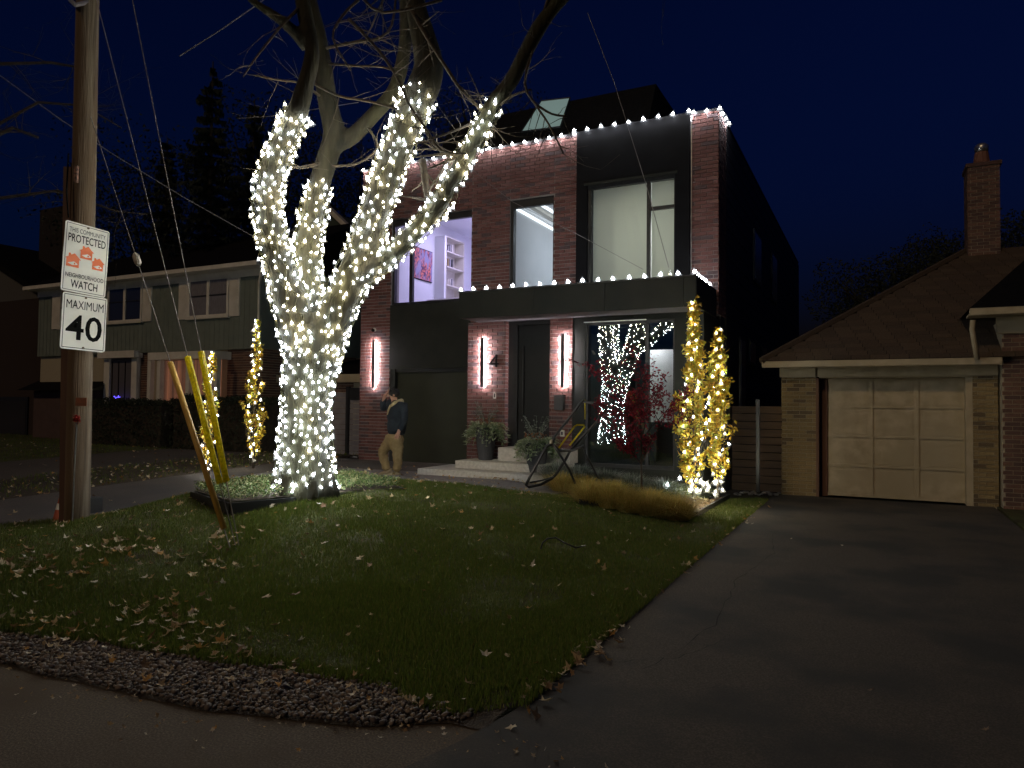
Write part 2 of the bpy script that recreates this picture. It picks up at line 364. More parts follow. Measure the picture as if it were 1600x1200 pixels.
def inpoly(x, y, poly):
    c = False; n = len(poly)
    for i in range(n):
        a, b = poly[i], poly[i - 1]
        if (a[1] > y) != (b[1] > y) and x < (b[0] - a[0]) * (y - a[1]) / (b[1] - a[1]) + a[0]: c = not c
    return c
BED = [P(905, 792, z=.2), P(1088, 803, z=.10), P(1140, 778, z=.06)]                             # front right planting bed
BED = [(p.x, p.y) for p in BED]
BED = [BED[0], BED[1], BED[2], (-2.45, 12.0), (-4.6, 12.0), (-4.7, 10.9)]
spots = []
while len(spots) < 330000:
    x = random.uniform(-11.5, -1.64); y = random.uniform(2.8, 13.2)
    if y < lawn_front(x) - .03 or y > lawn_back(x): continue
    d = math.hypot(x, y)
    if random.random() > (1.0 if d < 6 else .55 if d < 8.5 else .28): continue
    if inpoly(x, y, PL) or inpoly(x, y, BED): continue
    if noise.noise(Vector((x * 1.9, y * 1.9, 5))) < -.42 and random.random() < .6: continue
    spots.append((x, y, H(x, y) + .015))
tag(blades('grass', spots, .02, .055, .0035, M['blade']), 'short green lawn grass in front of the modern house', 'grass')
# rough grass: neighbour yards
spots = []
for _ in range(26000):
    x = random.uniform(-30, -11.5); y = random.uniform(3.2, 17)
    if -17.2 < x < -14.02: continue
    spots.append((x, y, H(x, y) + .02))
tag(blades('rough_grass', spots, .03, .08, .008, M['blade']), 'dark rough grass in front of the green sided house', 'grass')

# ------------------------------------------------------------------ brick laying
BL, BH, J = .212, .060, .012
class Bricks:
    """bricks laid in running bond over rectangles of a wall; real pieces proud of recessed mortar"""
    def __init__(s, mt, bl=BL, bh=BH): s.mt = mt; s.items = []; s.cache = {}; s.bl = bl; s.bh = bh
    def lay(s, org, ax, nr, a0, a1, z0, z1, key=0):
        ax = Vector(ax); nr = Vector(nr); bl, bh = s.bl, s.bh
        k = math.floor(z0 / (bh + J))
        while k * (bh + J) < z1:
            zb = max(z0, k * (bh + J)); zt = min(z1, k * (bh + J) + bh)
            if zt - zb > .012:
                off = (k % 2) * (bl + J) / 2; i = math.floor((a0 - off) / (bl + J))
                while i * (bl + J) + off < a1:
                    aa = max(a0, i * (bl + J) + off); ab = min(a1, i * (bl + J) + off + bl)
                    if ab - aa > .02:
                        s.items.append((Vector(org) + ax * ((aa + ab) / 2) + Vector((0, 0, (zb + zt) / 2)), ax, nr, ab - aa, zt - zb, key))
                    i += 1
            k += 1
    def mesh(s, w, h):
        k = (round(w, 2), round(h, 3))
        if k not in s.cache:
            mb = MB(); mb.obox((0, 0, 0), (w / 2, 0, 0), (0, .012, 0), (0, 0, h / 2)); s.cache[k] = mesh_only(mb, 'brick', s.mt)
        return s.cache[k]
    def emitparts(s, parent, sel, stuffname='brick_courses'):
        rest = MB(); nsel = 0
        for it in s.items:
            c, ax, nr, w, h, key = it; pr = random.uniform(-.002, .003)
            if key == sel:
                o = inst('brick', s.mesh(w, h), parent, c + nr * pr); o.rotation_euler.z = math.atan2(ax.y, ax.x); nsel += 1
            elif key is None or True:
                rest.obox(c + nr * pr, ax * (w / 2), nr * .012, (0, 0, h / 2))
        return rest, nsel

FX, FU, FP = Vector((1, 0, 0)), Vector((0, 1, 0)), Vector((0, -1, 0))

# ------------------------------------------------------------------ the modern house
YU, YL, YC = 13.1, 12.0, 11.35                      # upper wall, lower wall, canopy front
UL = P(562, 640, y=YU).x; UR = P(1122, 400, y=YU).x; TOP = 7.02
def ux(px, py, y=YU): return P(px, py, y=y).x
def uz(px, py, y=YU): return P(px, py, y=y).z
HS = thing('modern_house', (UL, YU, .33), 'two-storey flat-roofed house of red brick and black panels with lit windows', 'house')
g0 = .25
xb = ux(904, 300); xk = ux(1079, 300)               # black box over the window
# window openings on the upper wall
W1 = (ux(612, 400), ux(737, 400), uz(670, 472), uz(670, 336))
W2 = (ux(796, 400), ux(865, 400), uz(830, 452), uz(830, 309))
W3 = (ux(920, 400), ux(1057, 400), uz(985, 446), uz(985, 281))
GX0, GX1 = ux(607, 600), ux(733, 600)
ZG = uz(670, 577)                                    # garage door head
L1 = (ux(731, 600, YL), ux(789, 600, YL)); L2 = (ux(859, 600, YL), ux(894, 600, YL))
ZS = P(717, 498, y=YC).z; ZC = P(717, 458, y=YC).z
print('UL,UR', UL, UR, 'W', W1, W2, W3, 'G', GX0, GX1, ZG, 'L', L1, L2, 'ZS', ZS, ZC, 'xb', xb, xk)
# mortar-backed brick wall of the upper storey with real openings
wallm = MB()
def wallrects():
    return [(UL, W1[0], g0, TOP), (W1[0], W1[1], W1[3], TOP), (W1[1], W2[0], W1[2], TOP), (W2[0], W2[1], W2[3], TOP), (W2[1], xb, 3.3, TOP), (W2[0], W2[1], 3.3, W2[2]), (xk + .0, UR, 3.3, TOP)]
for a, b, c, d in wallrects()[:-1]: wallm.box(a, b, YU + .002, YU + .30, c, d)
UW = wallm.build('upper_wall', M['mortar'], HS)
a, b, c, d = wallrects()[-1]; MB().box(a, b, YU + .002, YU + .30, c, d).build('corner_pier', M['mortar'], HS)
BR = Bricks(M['brick'])
for i, (a, b, c, d) in enumerate(wallrects()):
    if i == 0:
        BR.lay((0, YU, 0), FX, FP, a, b, g0, 1.5, 0); BR.lay((0, YU, 0), FX, FP, a, b, 1.5075, 3.3, 7); BR.lay((0, YU, 0), FX, FP, a, b, 3.31, d, 0)
    elif i == 2:
        BR.lay((0, YU, 0), FX, FP, a, min(b, L1[0] + .0), c, 3.3, 0); BR.lay((0, YU, 0), FX, FP, a, b, 3.31, d, 0)
    else: BR.lay((0, YU, 0), FX, FP, a, b, c, d, 0)
BR.lay((UR, 0, 0), FU, FX, YU, YU + .72, 3.3, TOP, 0)
rest, n = BR.emitparts(UW, 7)
rest.build('brick_courses', M['brick'], UW, kind='stuff'); used = n
# brick piers at the door
for (a, b), ky in ((L1, 1), (L2, 2)):
    pm = MB(); pm.box(a, b, YL + .002, YL + .55, .3, ZS - .003); pr_ = pm.build('brick_pier', M['mortar'], HS)
    bb = Bricks(M['brick']); bb.lay((0, YL, 0), FX, FP, a, b, .46, ZS - .01, 1)
    if used + len(bb.items) > 300:
        bb.items.sort(key=lambda t: -t[0].z)
        keep = 300 - used; bb.items = [it[:5] + ((1 if q < keep else 0),) for q, it in enumerate(bb.items)]
    bb2 = Bricks(M['brick']); bb2.lay((b, 0, 0), FU, FX, YL, YL + .4, .46, ZS - .01, 0)
    r1, n = bb.emitparts(pr_, 1); used += n
    for it in bb2.items: r1.obox(it[0], it[1] * (it[3] / 2), it[2] * .012, (0, 0, it[4] / 2))
    r1.build('brick_courses', M['brick'], pr_, kind='stuff')
# body of the house behind (dark siding on the side, flat roof)
bd = MB(); YB = 28.4
bd.box(UR - .3, UR, YU + .72, YB, .0, TOP + .02)                      # right side wall
bd.box(UL, UL + .3, YU + .3, YB, .1, TOP)                             # left side wall
bd.box(UL, UR, YB, YB + .3, .1, TOP)
bd.box(UL, UR, YU + .3, YB, TOP - .35, TOP - .22)                     # roof deck
bd.box(UR - .3, UR - .01, YU + .302, YU + .72, 0, TOP - .01)
bd.build('side_wall', M['siding'], HS)
for k in range(24):
    z = .3 + k * .28
    MB().box(UR + .001, UR + .012, YU + .75, YB, z, z + .262).build('siding_board', M['siding'], HS)
# narrow windows on the side wall
for (px0, px1, py0, py1) in ((1155, 1163, 527, 655), (1170, 1179, 530, 570), (1190, 1197, 540, 566), (1177, 1188, 360, 440), (1205, 1213, 395, 470)):
    ya, yb = P(px0, 600, x=UR + .02).y, P(px1, 600, x=UR + .02).y
    zm = (P(px0, py0, x=UR).z, P(px0, py1, x=UR).z)
    w = MB().box(UR + .012, UR + .05, ya, yb, zm[1], zm[0]).build('side_window', M['frame'], HS)
    MB().box(UR + .051, UR + .056, ya + .06, yb - .06, zm[1] + .06, zm[0] - .06).build('pane', mat('pane_blue', (.10, .13, .2), rough=.15), w)
# left black panels, garage
cp = MB(); cp.box(UL, UR, YU + .305, YU + .5, TOP - .18, TOP - .02); cp.box(UL + .01, UR + .01, YU - .015, YU + .36, TOP + .003, TOP + .045); cp.box(UR - .32, UR + .02, YU + .362, YB, TOP + .023, TOP + .06)
cp.build('coping', M['frame'], HS)
gp = MB(); gp.box(W1[0] + .003, GX1, YU - .03, YU + .28, ZG + .02, W1[2] - .02); gp.build('wall_panel', M['panel'], HS)
gf = MB(); gf.box(GX0, GX0 + .16, YU + .02, YU + .28, g0, ZG + .018); gf.box(GX1 - .03, GX1 + .02, YU + .02, YU + .28, g0, ZG + .018); gf.box(GX0 + .16, GX1 - .03, YU + .05, YU + .28, ZG - .05, ZG + .018)
gf.build('garage_frame', M['frame'], HS)
gd = MB(); gd.box(GX0 + .16, GX1 - .03, YU + .12, YU + .2, g0, ZG - .05); gdo = gd.build('garage_door', M['gdoor'], HS)
for k in range(1, 5):
    x = GX0 + .16 + (GX1 - GX0 - .19) * (k - .5) / 4.5
    z0 = g0 + (ZG - g0) * (k - 1) / 4
    MB().box(GX0 + .165, GX1 - .035, YU + .108, YU + .119, z0 + .006, z0 + (ZG - g0) / 4 - .02).build('panel', M['gdoor'], gdo)
# black box over the right bay (upper)
YBX = YU - .12
bx = MB()
for a, b, c, d in ((xb, W3[0], 3.3, TOP + .01), (W3[0], W3[1], W3[3] + .0, TOP + .01), (W3[1], xk, 3.3, TOP + .01), (W3[0], W3[1], 3.3, W3[2])): bx.box(a, b, YBX, YU + .3, c, d)
bx.build('panel_bay', mat('shaded_black_panel', (.005, .005, .006), (.008, .008, .009), .8, 3, spec=.15), HS)  # blacker than the other panels; weaker light up here is put into the colour
MB().box(xk + .003, xk + .03, YU - .03, YU - .002, 3.75, TOP - .02).build('edge_trim', M['metal'], HS)
# windows
def window(name, w, y, bars, mt=M['glass'], fr=.06, topf=None):
    x0, x1, z0, z1 = w; tf = topf or fr; f = MB()
    f.box(x0, x0 + fr, y, y + .1, z0, z1); f.box(x1 - fr * .5, x1, y, y + .1, z0, z1); f.box(x0 + fr, x1 - fr * .5, y, y + .1, z0, z0 + fr * .6); f.box(x0 + fr, x1 - fr * .5, y, y + .1, z1 - tf, z1)
    for b in bars: f.box(*b[:2], y + .01, y + .09, *b[2:])
    fo = f.build('window', M['frame'], HS)
    MB().box(x0 + fr, x1 - fr * .5, y + .045, y + .055, z0 + fr * .6, z1 - tf).build('pane', mt, fo)
    return fo
m1 = ux(641, 400); window('w', W1, YU + .04, [(m1 - .05, m1 + .03, W1[2], W1[3])], topf=.14)
window('w', W2, YU + .04, [], topf=.16, fr=.07)
m3 = ux(1014, 400); window('w', W3, YBX + .05, [(m3 - .03, m3 + .03, W3[2], W3[3]), (m3 + .03, W3[1], uz(1035, 325) - .03, uz(1035, 325) + .03)], topf=.1, fr=.06)
MB().box(W3[0] - .05, W3[1] + .05, YBX - .05, YBX - .002, W3[3] - .04, W3[3] + .0).build('drip_edge', M['panel'], HS)
# ---- lower storey under the canopy
YWN = YL
xw0, xw1 = ux(914, 600, YWN), ux(1054, 600, YWN); zw0, zw1 = .55, ZS - .10
CX0 = P(717, 480, y=YC).x; CX1 = UR + .0
lw = MB()
lw.box(L2[1] + .002, xw0, YWN, YWN + .3, .1, ZS); lw.box(xw1, CX1 - .02, YWN, YWN + .3, .1, ZS); lw.box(xw0, xw1, YWN, YWN + .3, .1, zw0); lw.box(xw0, xw1, YWN, YWN + .3, zw1, ZS)
lw.box(CX1 - .30, CX1 - .02, YWN + .3, YU + .3, .1, ZS)
lw.build('lower_wall', M['panel'], HS)
MB().box(L1[0] + .0, L1[0] + .2, YL + .552, YU + .1, .1, ZS).build('return_wall', M['panel'], HS)
for zz in (1.12, 2.18):
    MB().box(L2[1] + .004, xw0 - .03, YWN - .012, YWN - .002, zz, zz + .008).build('panel_joint', M['frame'], HS)
mw = ux(1010, 600, YWN)
f = MB(); y = YWN + .02
f.box(xw0, xw0 + .05, y, y + .1, zw0, zw1); f.box(xw1 - .03, xw1, y, y + .1, zw0, zw1); f.box(xw0 + .05, xw1 - .03, y, y + .1, zw1 - .05, zw1); f.box(xw0 + .05, xw1 - .03, y, y + .1, zw0, zw0 + .06)
f.box(mw - .03, mw + .03, y + .005, y + .095, zw0 + .06, zw1 - .05)
fo = f.build('window', M['frame'], HS)
MB().box(xw0 + .05, mw - .03, y + .04, y + .046, zw0 + .06, zw1 - .05).build('pane', M['glassdark'], fo)
MB().box(mw + .03, xw1 - .03, y + .04, y + .046, zw0 + .06, zw1 - .05).build('pane', M['glassdark'], fo)
MB().box(xw0 - .02, P(1010, 487, y=YWN).x, YWN - .03, YWN - .002, ZS - .105, ZS - .09).build('drip_edge', M['metal'], HS)
# dark living room behind it with a white board
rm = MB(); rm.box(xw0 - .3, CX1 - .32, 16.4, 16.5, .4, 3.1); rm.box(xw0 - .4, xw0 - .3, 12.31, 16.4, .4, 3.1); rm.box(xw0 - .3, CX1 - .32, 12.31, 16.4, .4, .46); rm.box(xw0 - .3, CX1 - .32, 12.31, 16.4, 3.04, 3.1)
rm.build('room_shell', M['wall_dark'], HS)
bo = [P(1011, 547, y=12.7), P(1051, 660, y=12.7)]
MB().box(bo[0].x, bo[1].x + .02, 12.7, 12.73, bo[1].z, bo[0].z).build('window_blind', M['wall_in'], HS)
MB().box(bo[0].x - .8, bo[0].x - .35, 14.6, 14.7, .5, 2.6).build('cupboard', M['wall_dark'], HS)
la = bpy.data.lights.new('room_lamp', 'AREA'); lo = bpy.data.objects.new('room_lamp', la); COL.objects.link(lo); la.energy = 8; la.size = .3; la.color = (.95, .96, 1); lo.location = (xw1 - .6, 12.5, 2.95); lo.rotation_euler = (R(20), 0, 0)
# door recess
YD = YL + .12
dr = MB(); dr.box(L1[1] + .002, L1[1] + .2, YD, YD + .12, .62, ZS - .002); dr.build('sidelight_panel', M['frame'], HS)
zsill = P(825, 698, y=YD).z
dd = MB(); dd.box(L1[1] + .202, L2[0] - .002, YD + .05, YD + .12, zsill, ZS - .07); do = dd.build('front_door', mat('door_black', (.010, .011, .011), (.014, .015, .015), .5, 3, spec=.3), HS)
MB().box(L1[1] + .3, L1[1] + .33, YD + .0, YD + .02, zsill + .6, zsill + 1.9).build('handle', M['frame'], do)
MB().box(L1[1] + .202, L2[0] - .002, YD + .0, YD + .12, ZS - .068, ZS - .002).build('door_head', M['frame'], HS)
# canopy with fascia panels
ca = MB(); ca.box(CX0 + .03, CX1 - .03, YC + .03, YU - .002 - .12, ZS + .004, ZC - .02); ca.build('canopy', mat('soffit', (.16, .15, .16), (.2, .19, .2), .7, 3), HS)
edges = [CX0, P(833, 470, y=YC).x, P(945, 470, y=YC).x, P(1068, 470, y=YC).x, CX1]
for a, b in zip(edges, edges[1:]): MB().box(a + .004, b - .004, YC, YC + .028, ZS, ZC).build('fascia_panel', M['panel'], HS)
MB().box(CX1 - .028, CX1, YC + .03, YU - .15, ZS, ZC).build('fascia_panel', M['panel'], HS)
MB().box(CX0, CX1, YC - .01, YU - .13, ZC + .003, ZC + .02).build('canopy_cap', M['frame'], HS)
# mansard storey on the roof with a skylight
tA = P(1025, 131, y=15.2); zt = tA.z; XA = tA.x
ms = MB(); x0m = UL + 1.0
ms.add([(x0m, 14.0, TOP - .2), (XA + .05, 14.0, TOP - .2), (XA, 15.2, zt), (x0m + .1, 15.2, zt), (x0m, 22, TOP - .2), (XA + .05, 22, TOP - .2), (XA, 21, zt), (x0m + .1, 21, zt)],
       [(0, 1, 2, 3), (1, 5, 6, 2), (5, 4, 7, 6), (4, 0, 3, 7), (3, 2, 6, 7)])
ms.build('mansard_roof', M['roofdark'], HS)
def mans(px, py):   # point on the sloping front
    a = P(px, py, y=14.0); b = P(px, py, y=15.2); n = Vector((0, -(zt - TOP + .2), 1.2)).normalized(); o = Vector((0, 14.0, TOP - .2)) + n * .03
    dn = (b - a); t = (o - a).dot(n) / dn.dot(n); return a + dn * t
c4 = [mans(*q) for q in ((815, 207), (876, 199), (891, 154), (846, 159))]
nn = Vector((0, -(zt - TOP + .2), 1.2)).normalized()
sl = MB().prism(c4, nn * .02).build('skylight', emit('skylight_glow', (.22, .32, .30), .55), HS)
fr_ = MB()
for i in range(4): fr_.tube([c4[i] + nn * .02, c4[(i + 1) % 4] + nn * .02], .02, 5)
fr_.build('skylight_frame', M['frame'], sl)
# rooms behind the lit upper windows
def room(x0, x1, y0, y1, z0, z1, mt, openings=None):
    t = .05; r = MB()
    r.box(x0 - t, x0, y0, y1, z0, z1); r.box(x1, x1 + t, y0, y1, z0, z1); r.box(x0, x1, y1, y1 + t, z0, z1); r.box(x0 - t, x1 + t, y0, y1, z0 - t, z0); r.box(x0 - t, x1 + t, y0, y1, z1, z1 + t)
    return r.build('room_shell', mt, HS)
Y0 = YU + .31
rx0 = UL + .42
room(rx0, W1[1] + .55, Y0, 18.5, 3.75, 6.35, M['wall_in'])
def area(name, loc, e, size, col, rot=(0, 0, 0), sy=None):
    l = bpy.data.lights.new(name, 'AREA'); q = bpy.data.objects.new(name, l); COL.objects.link(q); l.energy = e; l.size = size; l.color = col; q.location = loc; q.rotation_euler = rot
    if sy: l.shape = 'RECTANGLE'; l.size_y = sy
    return q
area('purple_room_lamp', ((rx0 + W1[1]) / 2 + .3, 15.4, 6.28), 72, 1.2, (.64, .58, 1))
area('purple_floor_lamp', (W1[1] + .2, 16.6, 4.3), 24, .6, (.55, .48, 1), (R(180), 0, 0))
# art, cupboard side and shelves on the left wall of that room
def wl(px, py): return P(px, py, x=rx0 + .02)
a, b = wl(646, 385), wl(674, 440)
art = MB(); art.box(rx0 + .005, rx0 + .04, a.y, b.y, wl(660, 437).z, wl(660, 390).z)
ma = mat('abstract_paint', (.03, .02, .10), (.80, .22, .14), .6, 22, thr=(.46, .54), c3=(.30, .28, .45), stretch=(1, 1.6, .7))
apo = thing('wall_picture', (rx0 + .03, a.y, wl(660, 437).z), 'abstract red and blue picture on the wall of the violet-lit upstairs room', 'picture')
art.build('canvas', ma, apo)
fz0, fz1 = wl(660, 437).z - .02, wl(660, 390).z + .02
MB().box(rx0 + .002, rx0 + .03, a.y - .02, b.y + .02, fz0, fz1).build('picture_frame', M['black'], apo)
sa, sb = P(697, 400, x=rx0 + .3).y, P(715, 400, x=rx0 + .3).y
ca_ = MB(); ca_.box(rx0 + .001, rx0 + .3, wl(677, 400).y + .1, sa, 3.76, 6.0)
ca_.build('cupboard', M['wall_in'], HS)
shf = thing('bookshelf', (rx0 + .2, sa, 4.2), 'white shelf with a small plant in the violet-lit upstairs room', 'shelf')
sh = MB(); sy1 = sb + .35
sh.box(rx0 + .001, rx0 + .02, sa + .002, sy1, 4.3, 6.0)
for z in (4.3, 4.72, 5.2, 5.6, 5.98): sh.box(rx0 + .02, rx0 + .3, sa + .002, sy1, z, z + .03)
for yy in (sa + .002, sy1 - .03): sh.box(rx0 + .02, rx0 + .3, yy, yy + .03, 4.33, 5.98)
sh.build('shelf_frame', M['white'], shf)
for z, c in ((4.75, 'orange'), (5.23, 'khaki'), (5.63, 'jacket')):
    for q in range(4):
        yy = sa + .12 + q * .1
        MB().box(rx0 + .05, rx0 + .22, yy, yy + .05, z + .001, z + random.uniform(.16, .26)).build('book', M[random.choice(['greysiding', 'khaki', 'white', 'pot'])], shf)
sf = MB(); c = P(650, 470, y=14.6)
sf.box(rx0 + .4, W1[1] + .1, 14.5, 14.75, 3.76, c.z - .0); sf.box(rx0 + .4, W1[1] + .1, 14.75, 15.4, 3.76, 4.1)
for q in range(3): sf.box(rx0 + .5 + q * .6, rx0 + 1.05 + q * .6, 14.78, 14.92, 4.1, c.z + .03)
so = sf.build('sofa', M['greysiding']); so.data.materials[0] = mat('sofa_grey', (.4, .38, .38), (.45, .43, .43), .95, 10); bv = so.modifiers.new('b', 'BEVEL'); bv.width = .06; bv.segments = 3
tag(so, 'pale grey sofa back just above the sill of the violet-lit window', 'sofa')
# stair hall with LED coves
hx0, hx1 = W2[0] - .12, W2[1] + 1.2
zst = P(800, 322, x=hx0 + .02).z; zce = zst + .10
room(hx0, hx1, Y0, 19.5, 3.6, zce, M['wall_in'])
MB().box(hx0 + .002, hx0 + .04, Y0 + .05, 19, zst - .02, zst + .02).build('cove_light', M['strip'], HS)
xm = P(838, 317, z=zce - .02).x
MB().box(xm, xm + .06, Y0 + .3, 19, zce - .03, zce - .005).build('cove_light', M['strip'], HS)
MB().box(xm - .22, xm - .10, Y0 + .3, 19, zce - .08, zce - .005).build('ceiling_drop', M['white'], HS)
area('hall_lamp', ((hx0 + hx1) / 2 + .2, 15.8, zce - .12), 24, .8, (.78, .90, 1), sy=3)
area('hall_floor_lamp', (hx1 - .2, 15, 3.7), 7, .5, (.8, .9, 1), (R(180), 0, 0))
# blind behind the right window
bm_ = bpy.data.materials.new('roller_blind'); bm_.use_nodes = True; t_ = bm_.node_tree; t_.nodes.clear()
_o = t_.nodes.new('ShaderNodeOutputMaterial'); _d = t_.nodes.new('ShaderNodeBsdfDiffuse'); _t = t_.nodes.new('ShaderNodeBsdfTranslucent'); _m = t_.nodes.new('ShaderNodeMixShader')
_d.inputs[0].default_value = (.5, .5, .42, 1); _t.inputs[0].default_value = (.70, .72, .66, 1); _m.inputs[0].default_value = .6
t_.links.new(_d.outputs[0], _m.inputs[1]); t_.links.new(_t.outputs[0], _m.inputs[2]); t_.links.new(_m.outputs[0], _o.inputs[0])
MB().box(W3[0] + .03, m3 - .02, YU + .16, YU + .163, 3.5, W3[3]).build('roller_blind', bm_, HS)
MB().box(m3 - .0, W3[1] - .03, YU + .17, YU + .173, 3.5, W3[3]).build('roller_blind', bm_, HS)
room(W3[0] - .1, UR - .4, Y0, 16.5, 3.5, W3[3] + .35, M['wall_in'])
area('bedroom_lamp', ((W3[0] + W3[1]) / 2 - .2, 14.9, 5.9), 85, 1.0, (.97, 1, .92))

# entry steps
ST = thing('entry_steps', (P(700, 740, z=.3).x, 11, .3), 'three pale stone steps leading up to the black front door', 'steps')
s1l = P(652, 738, y=10.85); s1r = P(846, 750, z=.40)
MB().box(s1l.x, s1r.x, 10.85, YL - .003, .30, .455).build('step', M['stone'], ST, bevel=.01)
s2 = P(711, 727, y=11.25)
MB().box(P(711, 720, y=11.25).x, s1r.x + .06, 11.25, YL - .001, .457, .60).build('step', M['stone'], ST, bevel=.01)
MB().box(P(778, 706, y=11.62).x, s1r.x + .12, 11.62, YL + .1, .602, zsill - .002).build('step', M['stone'], ST, bevel=.01)

# wall lights
def sconce(px, py0, py1, y, label):
    top = P(px, py0, y=y - .09); bot = P(px, py1, y=y - .09); c = (top + bot) / 2; h = (top.z - bot.z) / 2
    t = thing('wall_light', (c.x, y, c.z), label, 'wall light', 'long bar lights on the brick piers')
    MB().box(c.x - .034, c.x + .034, y - .072, y - .054, c.z - h, c.z + h).build('light_bar', M['frame'], t)
    MB().box(c.x - .009, c.x + .009, y - .0535, y - .048, c.z - h + .02, c.z + h - .02).build('led_strip', M['ledw'], t)
    MB().lathe((c.x, y, c.z), [(.045, -.012), (.045, -.022), (.018, -.023), (.018, -.047)], 14, axis=1).build('wall_mount', M['frame'], t)
    MB().lathe((c.x, y, c.z), [(.034, -.05), (.034, -.085)], 12, axis=1).build('centre_cap', M['frame'], t)
    return t
sconce(582, 531, 606, YU - .005, 'lit bar light on the left brick pier beside the garage, above the walking person')
sconce(752, 527, 605, YL - .005, 'lit bar light on the brick pier beside the black house number')
sconce(878, 521, 605, YL - .005, 'lit bar light on the narrow brick pier above the black mailbox')
# house number, doorbell, mailbox, camera, outlet
q = P(772, 564, y=YL - .03); nb = MB()
nb.obox(q + Vector((.045, 0, 0)), (.014, 0, 0), (0, .01, 0), (0, 0, .12)); nb.obox(q + Vector((0, .001, -.055)), (.10, 0, 0), (0, .01, 0), (0, 0, .013))
nb.obox(q + Vector((-.02, .002, .03)), Vector((.068, 0, .085)), (0, .01, 0), Vector((-.010, 0, .008)))
tag(nb.build('house_number', M['black']), 'black metal number 4 on the brick pier left of the door', 'house number')
q = P(773, 618, y=YL - .02); t = thing('doorbell', q, 'small white doorbell on the brick pier left of the door', 'doorbell')
MB().box(q.x - .028, q.x + .028, YL - .03, YL - .008, q.z - .06, q.z + .06).build('case', M['white'], t, bevel=.006)
MB().box(q.x - .012, q.x + .012, YL - .036, YL - .0305, q.z - .035, q.z + .04).build('button', M['black'], t)
q0, q1 = P(868, 617, y=YL - .03), P(882, 641, y=YL - .03)
t = thing('mailbox', (q0.x, YL, q1.z), 'black wall mailbox on the narrow brick pier right of the door', 'mailbox')
MB().box(q0.x, q1.x, YL - .10, YL - .008, q1.z, q0.z - .03).build('box', M['pot'], t, bevel=.006)
MB().box(q0.x - .008, q1.x + .008, YL - .115, YL - .008, q0.z - .028, q0.z).build('lid', M['pot'], t)
q = P(585, 515, y=YU - .03); t = thing('security_camera', (q.x, YU - .01, q.z), 'small security camera on the brick above the left bar light', 'security camera')
MB().lathe(q, [(.04, .02), (.04, -.012)], 12, axis=1).build('mount', M['white'], t)
cb = MB().lathe(q + Vector((0, -.05, -.02)), [(.01, .03), (.035, .02), (.04, 0), (.03, -.025), (.005, -.04)], 12, axis=1); cb.build('camera_ball', M['black'], t, smooth=True)
q = P(879, 677, y=YL - .02); t = thing('wall_outlet', q, 'white covered outlet low on the narrow brick pier behind the chair frame', 'outlet')
MB().box(q.x - .04, q.x + .04, YL - .05, YL - .008, q.z - .06, q.z + .06).build('cover', M['white'], t, bevel=.01)
MB().box(q.x - .02, q.x + .02, YL - .058, YL - .0505, q.z - .03, q.z + .03).build('socket', M['pot'], t)

# ------------------------------------------------------------------ bulbs and strings
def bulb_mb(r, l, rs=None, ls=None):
    """a small lamp in an added five-pointed shell that imitates its halo"""
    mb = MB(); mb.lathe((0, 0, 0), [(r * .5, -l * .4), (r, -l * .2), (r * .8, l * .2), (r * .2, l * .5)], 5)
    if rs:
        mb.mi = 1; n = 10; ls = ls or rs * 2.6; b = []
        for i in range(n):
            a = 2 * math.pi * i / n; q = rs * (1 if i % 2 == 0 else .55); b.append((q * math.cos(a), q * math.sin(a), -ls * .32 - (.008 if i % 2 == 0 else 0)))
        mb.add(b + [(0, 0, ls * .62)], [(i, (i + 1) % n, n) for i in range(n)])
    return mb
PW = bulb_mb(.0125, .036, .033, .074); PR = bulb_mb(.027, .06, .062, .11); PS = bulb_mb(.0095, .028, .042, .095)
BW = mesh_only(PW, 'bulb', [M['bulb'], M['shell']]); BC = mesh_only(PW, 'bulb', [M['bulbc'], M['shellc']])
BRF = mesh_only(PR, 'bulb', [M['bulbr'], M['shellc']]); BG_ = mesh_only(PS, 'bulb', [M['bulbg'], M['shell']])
def roof_string(name, pts, label, spacing=.275):
    t = thing(name, pts[0], label, 'string lights'); w = MB(); allp = []
    L = 0; 
    for a, b in zip(pts, pts[1:]):
        a, b = Vector(a), Vector(b); d = (b - a).length; n = max(1, round(d / spacing))
        for i in range(n): allp.append(a.lerp(b, i / n))
    allp.append(Vector(pts[-1])); wp = []
    for i, p in enumerate(allp):
        wp.append(p); 
        if i < len(allp) - 1: wp.append(p.lerp(allp[i + 1], .5) + Vector((0, 0, -.012)))
    w.tube(wp, .004, 4); w.build('wire', M['black'], t)
    for p in allp:
        jit = Vector((random.uniform(-.01, .01), -.035, random.uniform(-.008, .008)))
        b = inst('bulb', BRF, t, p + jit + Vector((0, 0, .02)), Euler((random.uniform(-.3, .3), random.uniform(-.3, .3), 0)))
        MB().lathe(p + jit + Vector((0, 0, -.006)), [(.012, -.01), (.014, .01)], 6).build('socket', M['black'], t)
    return t
zr = TOP - .015
roof_string('roof_lights', [(UL + .05, YU - .045, zr), (xb - .06, YU - .045, zr), (xb - .03, YBX - .04, zr), (xk, YBX - .04, zr), (xk + .08, YU - .045, zr), (UR + .03, YU - .045, zr), (UR + .07, YU + .72, zr)],
            'row of bright white bulbs along the top roof edge of the brick house')
roof_string('canopy_lights', [(CX0, YC + .10, ZC + .055), (CX1 - .05, YC + .10, ZC + .055), (CX1 - .05, YU - .45, ZC + .055)],
            'row of bright white bulbs along the canopy above the front door')

